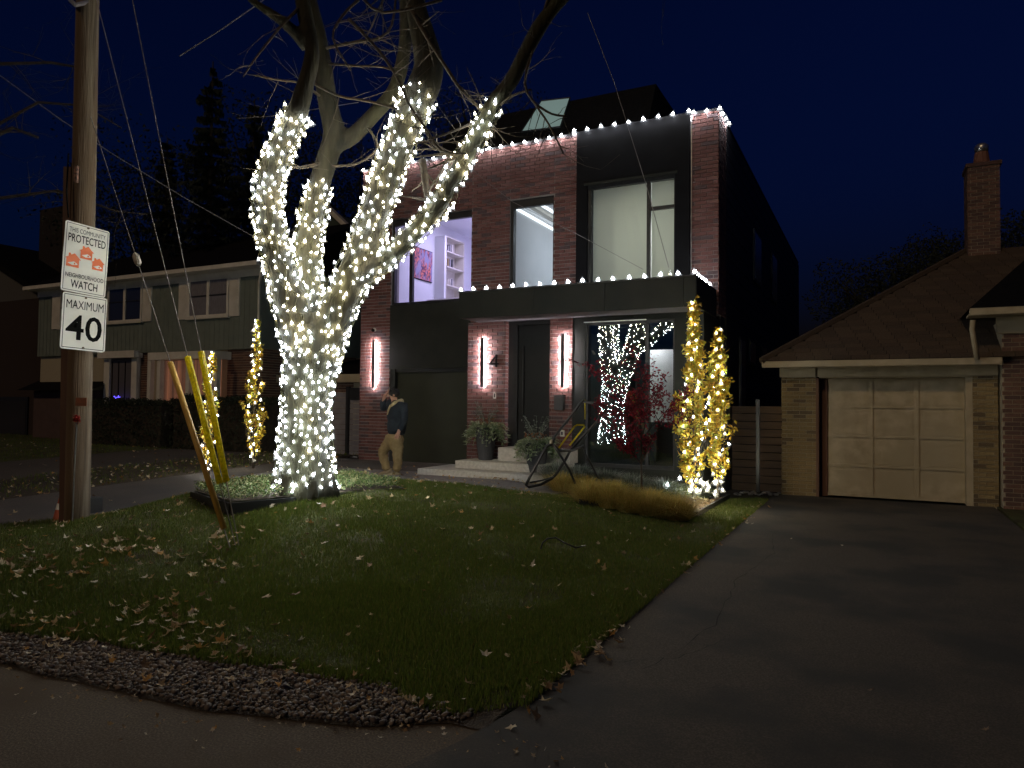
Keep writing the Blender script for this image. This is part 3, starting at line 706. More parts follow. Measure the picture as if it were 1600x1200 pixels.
# ------------------------------------------------------------------ the big wrapped tree
TD = 8.5; TB = P(477, 752, d=TD); TB.z = .60
def pt(px, py, dd=0): return P(px, py, d=TD + dd)
s_ = TD / F
def limb(lst):     # (px, py, width px, depth offset)
    return [(pt(a, b, d), w * s_ / 2 * (.84 if w > 24 else 1)) for a, b, w, d in lst]
LIMBS = {
 'trunk': limb([(477, 790, 118, 0), (477, 750, 104, 0), (477, 700, 92, 0), (478, 640, 80, 0), (482, 590, 88, 0), (492, 545, 96, 0), (498, 510, 84, 0)]),
 'left': limb([(478, 560, 70, -.05), (462, 500, 66, -.08), (445, 440, 56, -.12), (428, 380, 50, -.2), (418, 320, 46, -.3), (426, 265, 44, -.35), (446, 215, 40, -.4), (466, 172, 38, -.45)]),
 'mid': limb([(488, 560, 62, .1), (484, 500, 56, .15), (480, 440, 52, .2), (482, 380, 46, .25), (490, 330, 42, .3), (500, 285, 42, .35)]),
 'right': limb([(500, 570, 66, 0), (516, 510, 66, -.05), (540, 455, 62, -.1), (565, 400, 58, -.1), (582, 345, 54, -.1), (600, 290, 52, -.1), (620, 235, 52, -.1), (640, 185, 56, -.1), (660, 140, 60, -.1)]),
 'far': limb([(556, 440, 40, -.12), (590, 415, 36, -.2), (625, 385, 34, -.3), (655, 355, 32, -.4), (685, 320, 32, -.45), (705, 285, 30, -.5), (722, 255, 30, -.5), (740, 222, 28, -.5), (758, 190, 28, -.5), (775, 155, 28, -.5)]),
}
BARE = [
 limb([(466, 172, 38, -.45), (478, 130, 30, -.45), (488, 80, 26, -.4), (478, 30, 24, -.3), (468, -30, 22, -.2), (455, -160, 18, 0), (440, -330, 12, .3)]),
 limb([(500, 285, 42, .35), (512, 245, 42, .4), (522, 210, 42, .4), (512, 160, 38, .35), (505, 110, 38, .3), (497, 60, 34, .3), (486, 10, 30, .3), (470, -60, 24, .3), (462, -200, 18, .3), (480, -350, 10, .3)]),
 limb([(520, 225, 34, .4), (548, 215, 32, .45), (585, 178, 30, .5), (615, 142, 28, .55), (630, 90, 28, .6), (634, 40, 26, .6), (630, -40, 24, .6), (600, -200, 18, .6), (610, -360, 10, .6)]),
 limb([(660, 140, 62, -.1), (670, 105, 56, -.1), (662, 60, 46, -.1), (650, 10, 38, -.1), (648, -50, 34, -.1), (670, -180, 26, 0), (690, -340, 14, .2)]),
 limb([(775, 155, 28, -.5), (798, 128, 28, -.5), (815, 95, 26, -.55), (838, 50, 28, -.6), (862, 15, 26, -.6), (890, -20, 24, -.7), (960, -110, 18, -.8), (1020, -230, 10, -1)]),
 limb([(480, 75, 20, -.3), (460, 50, 18, -.4), (430, 25, 15, -.5), (395, 2, 12, -.6), (350, -40, 9, -.8), (250, -120, 5, -1.4)]),
]
TREE = thing('maple_tree', (TB.x, TB.y, .5), 'large bare maple wrapped in white lights growing from the square planter on the lawn', 'tree')
tb = MB()
def smooth_line(l, sub=4):
    out = []
    for i in range(len(l) - 1):
        p0 = l[max(i - 1, 0)][0]; p1, r1 = l[i]; p2, r2 = l[i + 1]; p3 = l[min(i + 2, len(l) - 1)][0]
        for k in range(sub):
            t = k / sub; t2, t3 = t * t, t * t * t
            q = .5 * ((2 * p1) + (p2 - p0) * t + (2 * p0 - 5 * p1 + 4 * p2 - p3) * t2 + (3 * p1 - p0 - 3 * p2 + p3) * t3)
            out.append((q, r1 + (r2 - r1) * t))
    out.append(l[-1]); return out
LS = {k: smooth_line(v) for k, v in LIMBS.items()}
for l in list(LS.values()) + [smooth_line(b) for b in BARE]:
    tb.tube([p for p, r in l], [r * (1 + .06 * noise.noise(p * 3)) for p, r in l], 14)
# root flare
for k in range(7):
    a = k * .9 + .3; b = Vector((math.cos(a), math.sin(a), 0))
    tb.tube([TB + b * .20 + Vector((0, 0, .26)), TB + b * .30 + Vector((0, 0, .06)), TB + b * .42 + Vector((0, 0, -.10))], [.11, .10, .05], 8)
tmp = tb.build('trunk', M['bark'], None)
rmh = tmp.modifiers.new('r', 'REMESH'); rmh.mode = 'VOXEL'; rmh.voxel_size = .032; rmh.use_smooth_shade = True
sm = tmp.modifiers.new('s', 'SMOOTH'); sm.iterations = 4; sm.factor = .6
dg = bpy.context.evaluated_depsgraph_get(); me = bpy.data.meshes.new_from_object(tmp.evaluated_get(dg))
bpy.data.objects.remove(tmp)
me.transform(Matrix.Translation(-ORG[TREE]))
me.polygons.foreach_set('use_smooth', [True] * len(me.polygons))
tr = bpy.data.objects.new('trunk', me); COL.objects.link(tr); tr.parent = TREE; ORG[tr] = ORG[TREE]
me.materials.clear(); me.materials.append(M['bark'])
# side branches and twigs
def grow(mb, p, d, r, L, depth, rs, droop=0.0):
    pts = [p.copy()]; rad = [r]; n = max(3, int(L / .12)); q = p.copy(); dirv = d.normalized(); kids = []
    for i in range(n):
        dirv = (dirv + Vector((rs.uniform(-1, 1), rs.uniform(-1, 1), rs.uniform(-1, 1) + droop)) * .17).normalized()
        q = q + dirv * (L / n); rr = r * (1 - .75 * (i + 1) / n); pts.append(q.copy()); rad.append(max(rr, .0018))
        if depth > 0 and rs.random() < .55:
            s = Vector((rs.uniform(-1, 1), rs.uniform(-1, 1), rs.uniform(-.5, .9))).normalized()
            kids.append((q.copy(), (dirv * .7 + s).normalized(), rr * .65, L * rs.uniform(.35, .65)))
    mb.tube(pts, rad, 5 if r > .01 else 3, False)
    for k in kids: grow(mb, *k, depth - 1, rs, droop)
rs = random.Random(11)
def branch(lst, depth=2):
    l = smooth_line(limb(lst), 3); mb = MB(); mb.tube([p for p, r in l], [r for p, r in l], 6)
    for i in range(2, len(l)):
        if rs.random() < .75:
            p, r = l[i]; d = (l[i][0] - l[i - 1][0]).normalized(); s = Vector((rs.uniform(-1, 1), rs.uniform(-1, 1), rs.uniform(-.6, .8)))
            grow(mb, p, d * .5 + s, max(r * .5, .004), rs.uniform(.25, .7), depth - 1, rs)
    mb.build('branch', M['twig'], TREE, smooth=True)
branch([(660, 250, 12, -.2), (664, 280, 11, -.25), (668, 312, 10, -.35)], 1)
branch([(545, 30, 6, -.3), (570, 55, 5, -.4), (600, 90, 5, -.5), (625, 130, 4, -.6), (640, 165, 4, -.6), (665, 200, 4, -.7), (690, 235, 4, -.7), (730, 240, 3, -.7)])
branch([(510, 75, 5, 0), (560, 65, 5, -.2), (590, 60, 4, -.3), (612, 40, 4, -.4), (620, -20, 3, -.4)])
branch([(640, 10, 8, -.3), (668, 60, 6, -.5), (700, 110, 6, -.5), (720, 140, 5, -.6), (745, 165, 5, -.5), (762, 185, 5, -.5), (765, 205, 4, -.5)])
branch([(500, 150, 4, .2), (470, 130, 4, 0), (435, 125, 3, -.2), (400, 118, 3, -.4)])
branch([(490, 130, 5, 0), (530, 150, 4, -.3), (575, 158, 4, -.5), (620, 170, 3, -.6)])
branch([(515, 100, 4, .1), (560, 103, 3, -.2), (600, 105, 3, -.3), (630, 118, 3, -.4)])
branch([(735, 240, 14, -.5), (715, 245, 12, -.45), (695, 238, 10, -.4), (680, 225, 6, -.3), (665, 205, 4, -.3), (655, 175, 3, -.2)])
branch([(745, 190, 5, -.5), (720, 200, 4, -.6), (695, 210, 4, -.7), (668, 218, 3, -.8)])
branch([(865, -30, 6, -.7), (845, 130, 5, -.8)][:1] + [(838, 60, 4, -.6), (820, 130, 4, -.7), (838, 165, 4, -.8), (858, 195, 3, -.9), (880, 240, 3, -.9)])
branch([(840, 165, 4, -.8), (862, 178, 3, -.8), (886, 182, 3, -.8)], 1)
branch([(760, 175, 5, -.5), (775, 170, 4, -.5), (800, 150, 4, -.6), (830, 140, 3, -.7)])
branch([(500, 255, 6, .3), (470, 262, 5, 0), (452, 258, 4, -.2)], 1)
branch([(520, 260, 5, .3), (560, 255, 4, .1), (590, 230, 4, 0), (575, 200, 3, 0)])
branch([(690, 0, 5, -.3), (600, 20, 4, -.6), (560, -10, 4, -.6)])
branch([(470, 10, 6, -.3), (440, 40, 4, -.6), (400, 90, 3, -.9), (380, 120, 2, -1)])
branch([(560, 0, 5, 0), (535, 25, 4, -.2), (520, 60, 3, -.4), (548, 110, 3, -.4)])
# upper crown above the picture
cw = MB()
for l in BARE:
    for i in range(2, len(l)):
        p, r = l[i]
        if p.z > 7.0:
            for _ in range(3):
                s = Vector((rs.uniform(-1, 1), rs.uniform(-1, 1), rs.uniform(-.3, .9)))
                grow(cw, p, s, max(r * .3, .012), rs.uniform(.9, 2.0), 2, rs)
cw.build('crown', M['twig'], TREE, smooth=True, kind='stuff')

# ---- lights wound round it
TL = thing('tree_lights', (TB.x, TB.y, .6), 'dense white string lights wrapped round the trunk and four main limbs of the big maple', 'string lights')
lights = []; wires = MB()
allsegs = [(k, p, r) for k, l in LS.items() for p, r in l]
for key, l in LS.items():
    L = [0]
    for (a, _), (b, _) in zip(l, l[1:]): L.append(L[-1] + (b - a).length)
    def at(s):
        for i in range(len(L) - 1):
            if s <= L[i + 1]:
                t = (s - L[i]) / (L[i + 1] - L[i]); return l[i][0].lerp(l[i + 1][0], t), l[i][1] + (l[i + 1][1] - l[i][1]) * t, (l[i + 1][0] - l[i][0]).normalized()
        return l[-1][0], l[-1][1], (l[-1][0] - l[-2][0]).normalized()
    rmax = max(r for p, r in l[2:]); ncol = max(6, int(2 * math.pi * rmax / .112)); rows = int(L[-1] / .094)
    a0 = Vector((1, 0, 0)); cols = [[] for _ in range(ncol)]
    for i in range(1, rows + 1):
        for c in range(ncol):
            s = (i + (c % 2) * .5 + random.uniform(-.42, .42)) * L[-1] / (rows + 1)
            p, r, t = at(min(s, L[-1])); a = (a0 - t * a0.dot(t)).normalized(); b = t.cross(a)
            th = 2 * math.pi * (c + random.uniform(-.42, .42)) / ncol; n = a * math.cos(th) + b * math.sin(th)
            q = p + n * (r + .022)
            if q.z < .60: continue
            inside = False
            for k2, p2, r2 in allsegs:
                if k2 != key and (q - p2).length < r2 * .97: inside = True; break
            if inside: continue
            cols[c].append(q)
            if random.random() < .90: lights.append((q + n * random.uniform(.0, .02), n))
            if random.random() < .10: lights.append((q + n * random.uniform(.02, .05) + t * random.uniform(-.05, .05), n))
    for c in cols:
        for k in range(3):
            seg = [q + Vector((random.uniform(-.03, .03), random.uniform(-.03, .03), 0)) for q in c]
            run = []
            for q in seg:
                if run and (q - run[-1]).length > .35:
                    if len(run) > 1: wires.tube(run, .0034, 3, False)
                    run = []
                run.append(q)
            if len(run) > 1: wires.tube(run, .0034, 3, False)
wires.build('wire', M['wire'], TL, kind='stuff')
lights.sort(key=lambda t: (t[0] - CAM).length + (0 if t[1].dot(CAM - t[0]) > 0 else 50))
print('tree bulbs', len(lights))
st = [MB(), MB()]
vproto = [Vector(v) for v in PW.v]; nsp = PW.m.count(0)
def bulb_rot(n):
    up = (Vector((0, 0, 1)) + n * random.uniform(.1, .6) + Vector((random.uniform(-.5, .5), random.uniform(-.5, .5), 0))).normalized()
    return up.to_track_quat('Z', 'X')
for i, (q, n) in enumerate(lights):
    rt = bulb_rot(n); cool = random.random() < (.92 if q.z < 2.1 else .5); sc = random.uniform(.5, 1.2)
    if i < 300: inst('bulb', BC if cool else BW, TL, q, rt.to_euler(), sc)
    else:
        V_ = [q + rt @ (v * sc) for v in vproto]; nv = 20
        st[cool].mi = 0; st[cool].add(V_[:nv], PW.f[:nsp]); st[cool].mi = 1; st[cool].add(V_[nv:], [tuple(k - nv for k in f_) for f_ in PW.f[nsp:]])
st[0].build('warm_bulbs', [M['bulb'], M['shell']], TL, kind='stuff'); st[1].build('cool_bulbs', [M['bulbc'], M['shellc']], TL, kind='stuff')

# ---- the planter round the tree
PB = thing('tree_planter', (TB.x, TB.y, .4), 'low black edged square bed of green ground cover round the wrapped tree', 'planter')
for i in range(4):
    a, b = PL[i], PL[(i + 1) % 4]; a = Vector((a.x, a.y, 0)); b = Vector((b.x, b.y, 0)); n = 6; mb = MB(); nrm = (b - a).cross(Vector((0, 0, 1))).normalized() * .02
    za = .535; 
    for k in range(1):
        hb = min(H(a.x, a.y), H(b.x, b.y)) - .1
        mb.prism([a - nrm + Vector((0, 0, hb)), b - nrm + Vector((0, 0, hb)), b - nrm + Vector((0, 0, za)), a - nrm + Vector((0, 0, za))], nrm * 2)
    mb.build('edging', M['planter'], PB)
so_ = MB(); c = sum(PL, Vector()) / 4; ring = [[], []]
vs = [(c.x, c.y, .63)] + [((p.x - c.x) * .99 + c.x, (p.y - c.y) * .99 + c.y, .55) for p in PL]
so_.add(vs, [(0, 1 + i, 1 + (i + 1) % 4) for i in range(4)]); so_.build('soil', M['soil'], PB)
def leafcloud(mb, pts, size, flat=.0, shape='leaf'):
    for p in pts:
        s = random.uniform(.6, 1.2) * size; a = Vector((random.gauss(0, 1), random.gauss(0, 1), random.gauss(0, 1) * (1 - flat))).normalized()
        b = a.cross(Vector((random.gauss(0, 1), random.gauss(0, 1), random.gauss(0, 1) * (1 - flat)))).normalized()
        p = Vector(p); k = a.cross(b) * s * .15
        mb.add([p - a * s, p - b * s * .42 + k, p + a * s, p + b * s * .42 + k], [(0, 1, 2), (0, 2, 3)])
cv = MB(); pp = []
PLT = [(p.x, p.y) for p in PL]
while len(pp) < 9000:
    x = random.uniform(-7.8, -5); y = random.uniform(5.2, 8.5)
    if inpoly(x, y, PLT):
        dc = min(1, math.hypot(x - c.x, y - c.y) / 1.1); hmx = .63 - .06 * dc + (.075 + .03 * noise.noise(Vector((x * 3, y * 3, 1))))
        pp.append((x, y, random.uniform(.57, hmx + .02)))
leafcloud(cv, pp, .022, .2); cv.build('ground_cover', M['cover'], PB, kind='stuff')

# ------------------------------------------------------------------ fallen leaves
def leaf_mesh(seed):
    r = random.Random(seed); n = 10; vs = [(0, 0, 0)]; rad = [1, .42, .8, .40, .95, .42, .62, .3, .62, .42]
    curl = r.uniform(.2, 1.2)
    for i in range(n):
        a = 2 * math.pi * i / n + r.uniform(-.12, .12); q = rad[i] * r.uniform(.8, 1.15); x, y = q * math.cos(a), q * math.sin(a)
        vs.append((x, y, curl * (x * x * .5 + y * y * .35) + r.uniform(-.08, .1)))
    mb = MB(); mb.add(vs, [(0, 1 + i, 1 + (i + 1) % n) for i in range(n)]); return mb
LM = [mesh_only(leaf_mesh(k), 'fallen_leaf', M['leafcol']) for k in range(7)]
LP = [leaf_mesh(k) for k in range(7)]
def leaf_z(x, y): return H(x, y) + .045
leaves = []
def scatter(n, f, size):
    k = 0
    while k < n:
        x, y, z = f()
        if x is None: continue
        leaves.append((Vector((x, y, z)), random.uniform(*size))); k += 1
CL = [P(px, py, z=.15) for px, py in ((60, 880), (180, 860), (110, 890), (200, 870), (270, 930), (300, 960), (240, 940), (330, 985), (40, 950), (150, 985), (20, 870), (120, 1000), (350, 860), (320, 890))]
def fclump():
    c_ = random.choice(CL); x = c_.x + random.gauss(0, .22); y = c_.y + random.gauss(0, .13)
    return (x, y, leaf_z(x, y)) if lawn_front(x) < y < lawn_back(x) else (None, 0, 0)
def flawn():
    x = random.uniform(-9.5, -1.7); y = random.uniform(2.9, 9.6)
    if not (lawn_front(x) < y < lawn_back(x)) or inpoly(x, y, PLT) or inpoly(x, y, BED): return None, 0, 0
    if random.random() > .35 + .65 * ss(-x, 3.0, 6.5): return None, 0, 0
    return x, y, leaf_z(x, y)
def fedge():
    y = random.uniform(3.6, 13) if random.random() < .6 else random.uniform(3.5, 5); x = -1.66 + random.gauss(0, .07); return x, y, .03 + (.01 if x > -1.67 else 0)
def fverge():
    x = random.uniform(-14, -11.3); y = random.uniform(5, 15); return x, y, H(x, y) + .04
def fyard():
    x = random.uniform(-26, -13); y = random.uniform(7, 16.5); return x, y, H(x, y) + .05
def fdrv():
    x = random.uniform(-10.5, -7.6); y = random.uniform(5, 12.5); return x, y, H(x, y) + .03
def fpath():
    x = random.uniform(-7.5, -3.5); y = random.uniform(9.3, 11); return x, y, H(x, y) + .025
def fstep():
    x = random.uniform(-6.2, -4.2); y = random.uniform(10.55, 10.83); return x, y, H(x, y) + .03 + random.uniform(0, .02)
def froad():
    x = random.uniform(-5, 0); y = road_edge(x) - abs(random.gauss(0, .18)); return x, y, .015
def fdrive():
    x = random.uniform(-1.5, 1.6); y = random.uniform(2.8, 13); return x, y, .018
def fstone():
    x = random.uniform(-5.4, -1.9); y = random.uniform(road_edge(x), lawn_front(x) + .1); return x, y, .065
def fplant():
    x = random.uniform(-7.6, -5.4); y = random.uniform(5.6, 8.2)
    return (x, y, .70) if inpoly(x, y, PLT) else (None, 0, 0)
scatter(240, fclump, (.028, .06)); scatter(620, flawn, (.014, .052)); scatter(110, fedge, (.015, .05)); scatter(420, fverge, (.03, .055)); scatter(260, fyard, (.03, .05))
scatter(60, fdrv, (.03, .05)); scatter(110, fpath, (.02, .045)); scatter(110, fstep, (.02, .04)); scatter(160, froad, (.005, .022)); scatter(10, fdrive, (.012, .03)); scatter(170, fstone, (.012, .042)); scatter(40, fplant, (.02, .045))
for q in ((1362, 1078), ): leaves.append((P(*q, z=.02), .03))
for (px, py, z, s) in ((905, 1030, .04, .055), (938, 1022, .03, .06), (948, 1030, .03, .05), (838, 1118, .02, .06), (825, 1112, .02, .05), (800, 1136, .02, .04), (375, 1015, .07, .05), (225, 1038, .07, .05), (455, 1050, .07, .045), (460, 930, .3, .06), (415, 933, .3, .06), (850, 1095, .03, .05), (955, 985, .05, .05), (170, 815, .22, .07), (242, 813, .28, .07), (335, 838, .4, .06), (370, 833, .42, .06), (505, 790, .5, .06), (520, 786, .5, .05), (640, 768, .46, .05), (770, 760, .42, .05)):
    p = P(px, py, z=z); leaves.append((p, s))
leaves.sort(key=lambda t: -t[1] / (t[0] - CAM).length)
lst = MB()
for i, (p, s) in enumerate(leaves):
    e = Euler((random.gauss(0, .45), random.gauss(0, .45), random.uniform(0, 6.28)))
    if i < 300: inst('fallen_leaf', random.choice(LM), LAWN, p, e, s)
    else:
        mm = random.choice(LP); rm3 = e.to_matrix(); lst.add([p + rm3 @ (Vector(v) * s) for v in mm.v], mm.f)
lst.build('leaf_litter', M['leafcol'], LAWN, kind='stuff')

# ------------------------------------------------------------------ river stone strip
SB = thing('stone_border', (-3.6, 2.8, 0), 'strip of rounded brown river stones between the lawn and the road', 'stone border')
def stone_mesh(seed):
    r = random.Random(seed); bm = bmesh.new(); bmesh.ops.create_icosphere(bm, subdivisions=1, radius=1)
    for v in bm.verts: v.co = Vector((v.co.x, v.co.y * r.uniform(.65, .9), v.co.z * r.uniform(.45, .65))) * r.uniform(.85, 1.12)
    me = bpy.data.meshes.new('stone'); bm.to_mesh(me); bm.free(); me.materials.append(M['pebble']); me.polygons.foreach_set('use_smooth', [True] * len(me.polygons)); return me
SMS = [stone_mesh(k) for k in range(6)]; SPR = [([v.co.copy() for v in m_.vertices], [tuple(p.vertices) for p in m_.polygons]) for m_ in SMS]
stones = []
x = -7.5
grid = {}
tries = 0
while tries < 90000:
    tries += 1
    x = random.uniform(-7.2, -1.86); a, b = road_edge(x) + .01 + .05 * noise.noise(Vector((x * 5, 0, 2))), lawn_front(x) + .03 + .05 * noise.noise(Vector((x * 6, 4, 2)))
    y = random.uniform(a, b); s = random.uniform(.009, .020) if random.random() < .6 else random.uniform(.018, .031); ok = True
    if random.random() < (x + 2.3) * 1.6 or random.random() < (-4.6 - x) * .5: continue
    if b - a < .06: continue
    gx, gy = int(x / .07), int(y / .07)
    for i in (-1, 0, 1):
        for j in (-1, 0, 1):
            for (qx, qy, qs) in grid.get((gx + i, gy + j), ()):
                if math.hypot(qx - x, qy - y) < (qs + s) * .68: ok = False
    if ok: grid.setdefault((gx, gy), []).append((x, y, s)); stones.append((Vector((x, y, .012 + s * .25 + random.uniform(0, .014))), s))
print('stones', len(stones))
bed = MB(); prev = None
for x in rng(-7.4, -1.72, 60):
    a, b = road_edge(x), lawn_front(x) + .05
    if prev: bed.add([(prev[0], prev[1], .006), (x, a, .006), (x, b, .022), (prev[0], prev[2], .022)], [(0, 1, 2, 3)])
    prev = (x, a, b)
bed.build('gravel_bed', M['soil'], SB)
stones.sort(key=lambda t: -t[1] / (t[0] - CAM).length); sr = MB()
for i, (p, s) in enumerate(stones):
    e = Euler((random.uniform(-.4, .4), random.uniform(-.4, .4), random.uniform(0, 6.28)))
    if i < 300: inst('stone', random.choice(SMS), SB, p, e, s)
    else:
        V_, F_ = random.choice(SPR); r3 = e.to_matrix(); sr.add([p + r3 @ (v * s) for v in V_], F_)
sr.build('small_stones', M['pebble'], SB, smooth=True, kind='stuff')

# ------------------------------------------------------------------ utility pole and signs
PD = 8.6; pb = P(120, 815, d=PD); ptop = P(137, 0, d=PD)
ax = (ptop - pb).normalized(); topz = 9.5; pt9 = pb + ax * ((topz - pb.z) / ax.z)
UP = thing('utility_pole', (pb.x, pb.y, .1), 'tall weathered wooden utility pole at the left of the lawn', 'utility pole')
MB().tube([pb + ax * t for t in rng(-.35, (topz - pb.z) / ax.z, 12)], [.139 - .002 * i for i in range(13)], 20).build('pole', M['pole'], UP, smooth=True)
lf = -RH
gA, gB = P(108, 262, d=PD - .05), P(101, 818, d=PD - .05)
mb = MB(); mb.obox((gA + gB) / 2, RH * .045, FH * .04, (gA - gB) / 2); mb.build('cable_guard', mat('guard_brown', (.10, .05, .035), (.15, .08, .05), .7, 6, stretch=(1, 1, .2)), UP)
q = P(127, 628, d=PD - .15); mb = MB(); mb.obox(q, RH * .065, FH * .006, Vector((0, 0, .05))); mb.build('tag_plate', mat('tag_rust', (.30, .09, .04), (.22, .08, .04), .8, 20), UP)
q = P(121, 655, d=PD - .17); mb = MB()
pp = [q + Vector((random.gauss(0, .022), random.gauss(0, .015), random.gauss(0, .02))) for _ in range(50)]; leafcloud(mb, pp, .03); mb.build('red_ribbon', mat('ribbon_red', (.35, .02, .015), rough=.7), UP)
MB().tube([P(120, 660, d=PD - .17), P(116, 740, d=PD - .18), P(113, 818, d=PD - .2)], .008, 6).build('ground_rod', M['metal'], UP)
MB().tube([P(107, 240, d=PD - .16), P(104, 300, d=PD - .17), P(107, 340, d=PD - .17)], .009, 6).build('wire_clip', M['black'], UP)
q = P(119, 272, d=PD - .165); mb = MB(); mb.obox(q, RH * .018, FH * .02, Vector((0, 0, .10))); mb.build('pole_marker', mat('marker', (.03, .02, .02), (.3, .15, .1), .6, 30), UP)
mb = MB(); mb.tube([P(150, 0, d=PD), P(118, 8, d=PD - .2), P(85, -25, d=PD - .3), P(40, -70, d=PD - .4)], .03, 6); mb.build('bracket_arm', M['greywood'], UP)
q = P(143, 800, z=.14); mb = MB(); mb.box(q.x - .14, q.x + .10, q.y - .09, q.y + .09, .02, .34)
tag(mb.build('utility_box', M['planter'], bevel=.01), 'low black box on the ground just right of the utility pole', 'utility box')

def text_mesh(txt, w, h, bold=0, spacing=1):
    cu = bpy.data.curves.new('t', 'FONT'); cu.body = txt; cu.size = 1; cu.align_x = 'CENTER'; cu.offset = bold; cu.resolution_u = 3; cu.space_character = spacing; cu.extrude = .0
    ob = bpy.data.objects.new('t', cu); COL.objects.link(ob); dg = bpy.context.evaluated_depsgraph_get(); dg.update()
    me = bpy.data.meshes.new_from_object(ob.evaluated_get(dg)); bpy.data.objects.remove(ob); bpy.data.curves.remove(cu)
    V = [v.co.copy() for v in me.vertices]; Fc = [tuple(p.vertices) for p in me.polygons]; bpy.data.meshes.remove(me)
    x0, x1 = min(v.x for v in V), max(v.x for v in V); y0, y1 = min(v.y for v in V), max(v.y for v in V)
    return [((v.x - (x0 + x1) / 2) / (x1 - x0) * w, (v.y - (y0 + y1) / 2) / (y1 - y0) * h) for v in V], Fc
SX = pb.x + ax.x * 2.6 + .165
class Sign:
    """a sign facing +X (along the street); local a runs to +Y, b up; slightly turned about its middle"""
    def __init__(s, cy, cz, tilt): s.cy, s.cz, s.t = cy, cz, R(tilt)
    def w(s, a, b, d=0):
        c, n = math.cos(s.t), math.sin(s.t); return Vector((SX + d, s.cy + a * c + b * n, s.cz - a * n + b * c))
    def plate(s, a0, a1, b0, b1, d0, d1, mt, par, name, rr=.03):
        poly = []
        for cx, cy_, st_ in ((a1 - rr, b1 - rr, 0), (a0 + rr, b1 - rr, 90), (a0 + rr, b0 + rr, 180), (a1 - rr, b0 + rr, 270)):
            for k in range(5): an = R(st_ + k * 22.5); poly.append(s.w(cx + rr * math.cos(an), cy_ + rr * math.sin(an), d0))
        MB().prism(poly, (d1 - d0, 0, 0)).build(name, mt, par)
    def text(s, txt, a, b, w, h, par, bold=.0, mt=None, sp=1):
        V, Fc = text_mesh(txt, w, h, bold, sp); mb = MB(); mb.add([s.w(a + x, b + y, .0075) for x, y in V], Fc); mb.build('lettering', mt or M['black'], par)
    def ring(s, a0, a1, b0, b1, wd, d, par):
        mb = MB()
        for q in ((a0, a1, b0, b0 + wd), (a0, a1, b1 - wd, b1), (a0, a0 + wd, b0 + wd, b1 - wd), (a1 - wd, a1, b0 + wd, b1 - wd)):
            mb.add([s.w(q[0], q[2], d), s.w(q[1], q[2], d), s.w(q[1], q[3], d), s.w(q[0], q[3], d)], [(0, 1, 2, 3)])
        mb.build('border', M['black'], par)
# corner positions on the sign plane
tl, tr_, bl_, br_ = P(100, 345, x=SX), P(169, 361, x=SX), P(98, 543, x=SX), P(168, 552, x=SX)
sw = (tr_.y - tl.y + br_.y - bl_.y) / 2; cyy = (tl.y + tr_.y) / 2
midz = P(134, 460, x=SX).z; topz_ = P(134, 352, x=SX).z; botz = P(134, 548, x=SX).z
print('sign w', sw, topz_ - midz, midz - botz)
hw = sw / 2; h1 = (topz_ - midz) / 2; h2 = (midz - botz) / 2
s1 = Sign(cyy, (topz_ + midz) / 2, 2.5)
t = thing('watch_sign', (SX, cyy, midz), 'white neighbourhood watch sign with three orange houses on the utility pole', 'sign')
s1.plate(-hw, hw, -h1, h1, 0, .004, M['sign'], t, 'plate'); s1.ring(-hw + .018, hw - .018, -h1 + .018, h1 - .018, .006, .0065, t)
s1.text('THIS COMMUNITY', 0, h1 * .78, hw * 1.62, .052, t, 0); s1.text('PROTECTED', 0, h1 * .55, hw * 1.68, .095, t, .008)
s1.text('NEIGHBOURHOOD', 0, -h1 * .52, hw * 1.7, .05, t, .004); s1.text('WATCH', 0, -h1 * .76, hw * 1.2, .095, t, .012)
for (a, b, k) in ((-.155, -.045, 1.0), (.0, .075, .95), (.145, -.03, .9)):
    mb = MB(); q = .075 * k
    hp = [(-q, -q * 1.0), (q, -q * 1.0), (q, q * .25), (q * 1.3, q * .25), (q * .25, q * 1.2), (q * -.25, q * .9), (-q * .45, q * 1.15), (-q * .7, q * 1.1), (-q * .7, q * .6), (-q * 1.3, q * .25), (-q, q * .25)]
    mb.add([s1.w(a + x, b + y, .0070) for x, y in hp], [tuple(range(len(hp)))]); mb.build('house_symbol', M['orange'], t)
    mb = MB(); ey = [(-q * .8, -q * .45), (-q * .1, -q * .7), (q * .75, -q * .55), (q * .75, -q * .4), (q * .2, -q * .1)]
    mb.add([s1.w(a + x, b + y, .0078) for x, y in ey], [tuple(range(len(ey)))]); mb.build('eye_symbol', M['sign'], t)
    mb = MB(); mb.add([s1.w(a + q * .3 + .011 * math.cos(an), b - q * .42 + .011 * math.sin(an), .0086) for an in [i * .785 for i in range(8)]], [tuple(range(8))]); mb.build('pupil', M['orange'], t)
s2_ = Sign(cyy, (midz + botz) / 2, 1.6)
t = thing('speed_sign', (SX, cyy, botz), 'white maximum 40 speed limit sign below the watch sign', 'sign')
s2_.plate(-hw, hw, -h2, h2 - .01, .005, .009, M['sign'], t, 'plate')
class S2(Sign): pass
def shift(sg, d):
    o_ = sg.w; sg.w = lambda a, b, dd=0: o_(a, b, dd + d)
shift(s2_, .005)
s2_.ring(-hw + .018, hw - .018, -h2 + .018, h2 - .028, .007, .0065, t)
s2_.text('MAXIMUM', 0, h2 * .58, hw * 1.66, .10, t, 0); s2_.text('40', 0, -h2 * .22, hw * 1.62, .30, t, .012)
for sg, b, par in ((s1, h1 - .03, t), (s2_, h2 - .045, t), (s2_, -h2 + .03, t)):
    mb = MB(); cc = sg.w(0, b, .006); mb.lathe(cc, [(.013, 0), (.013, .008)], 8, axis=0); mb.build('bolt', M['pole'], par)

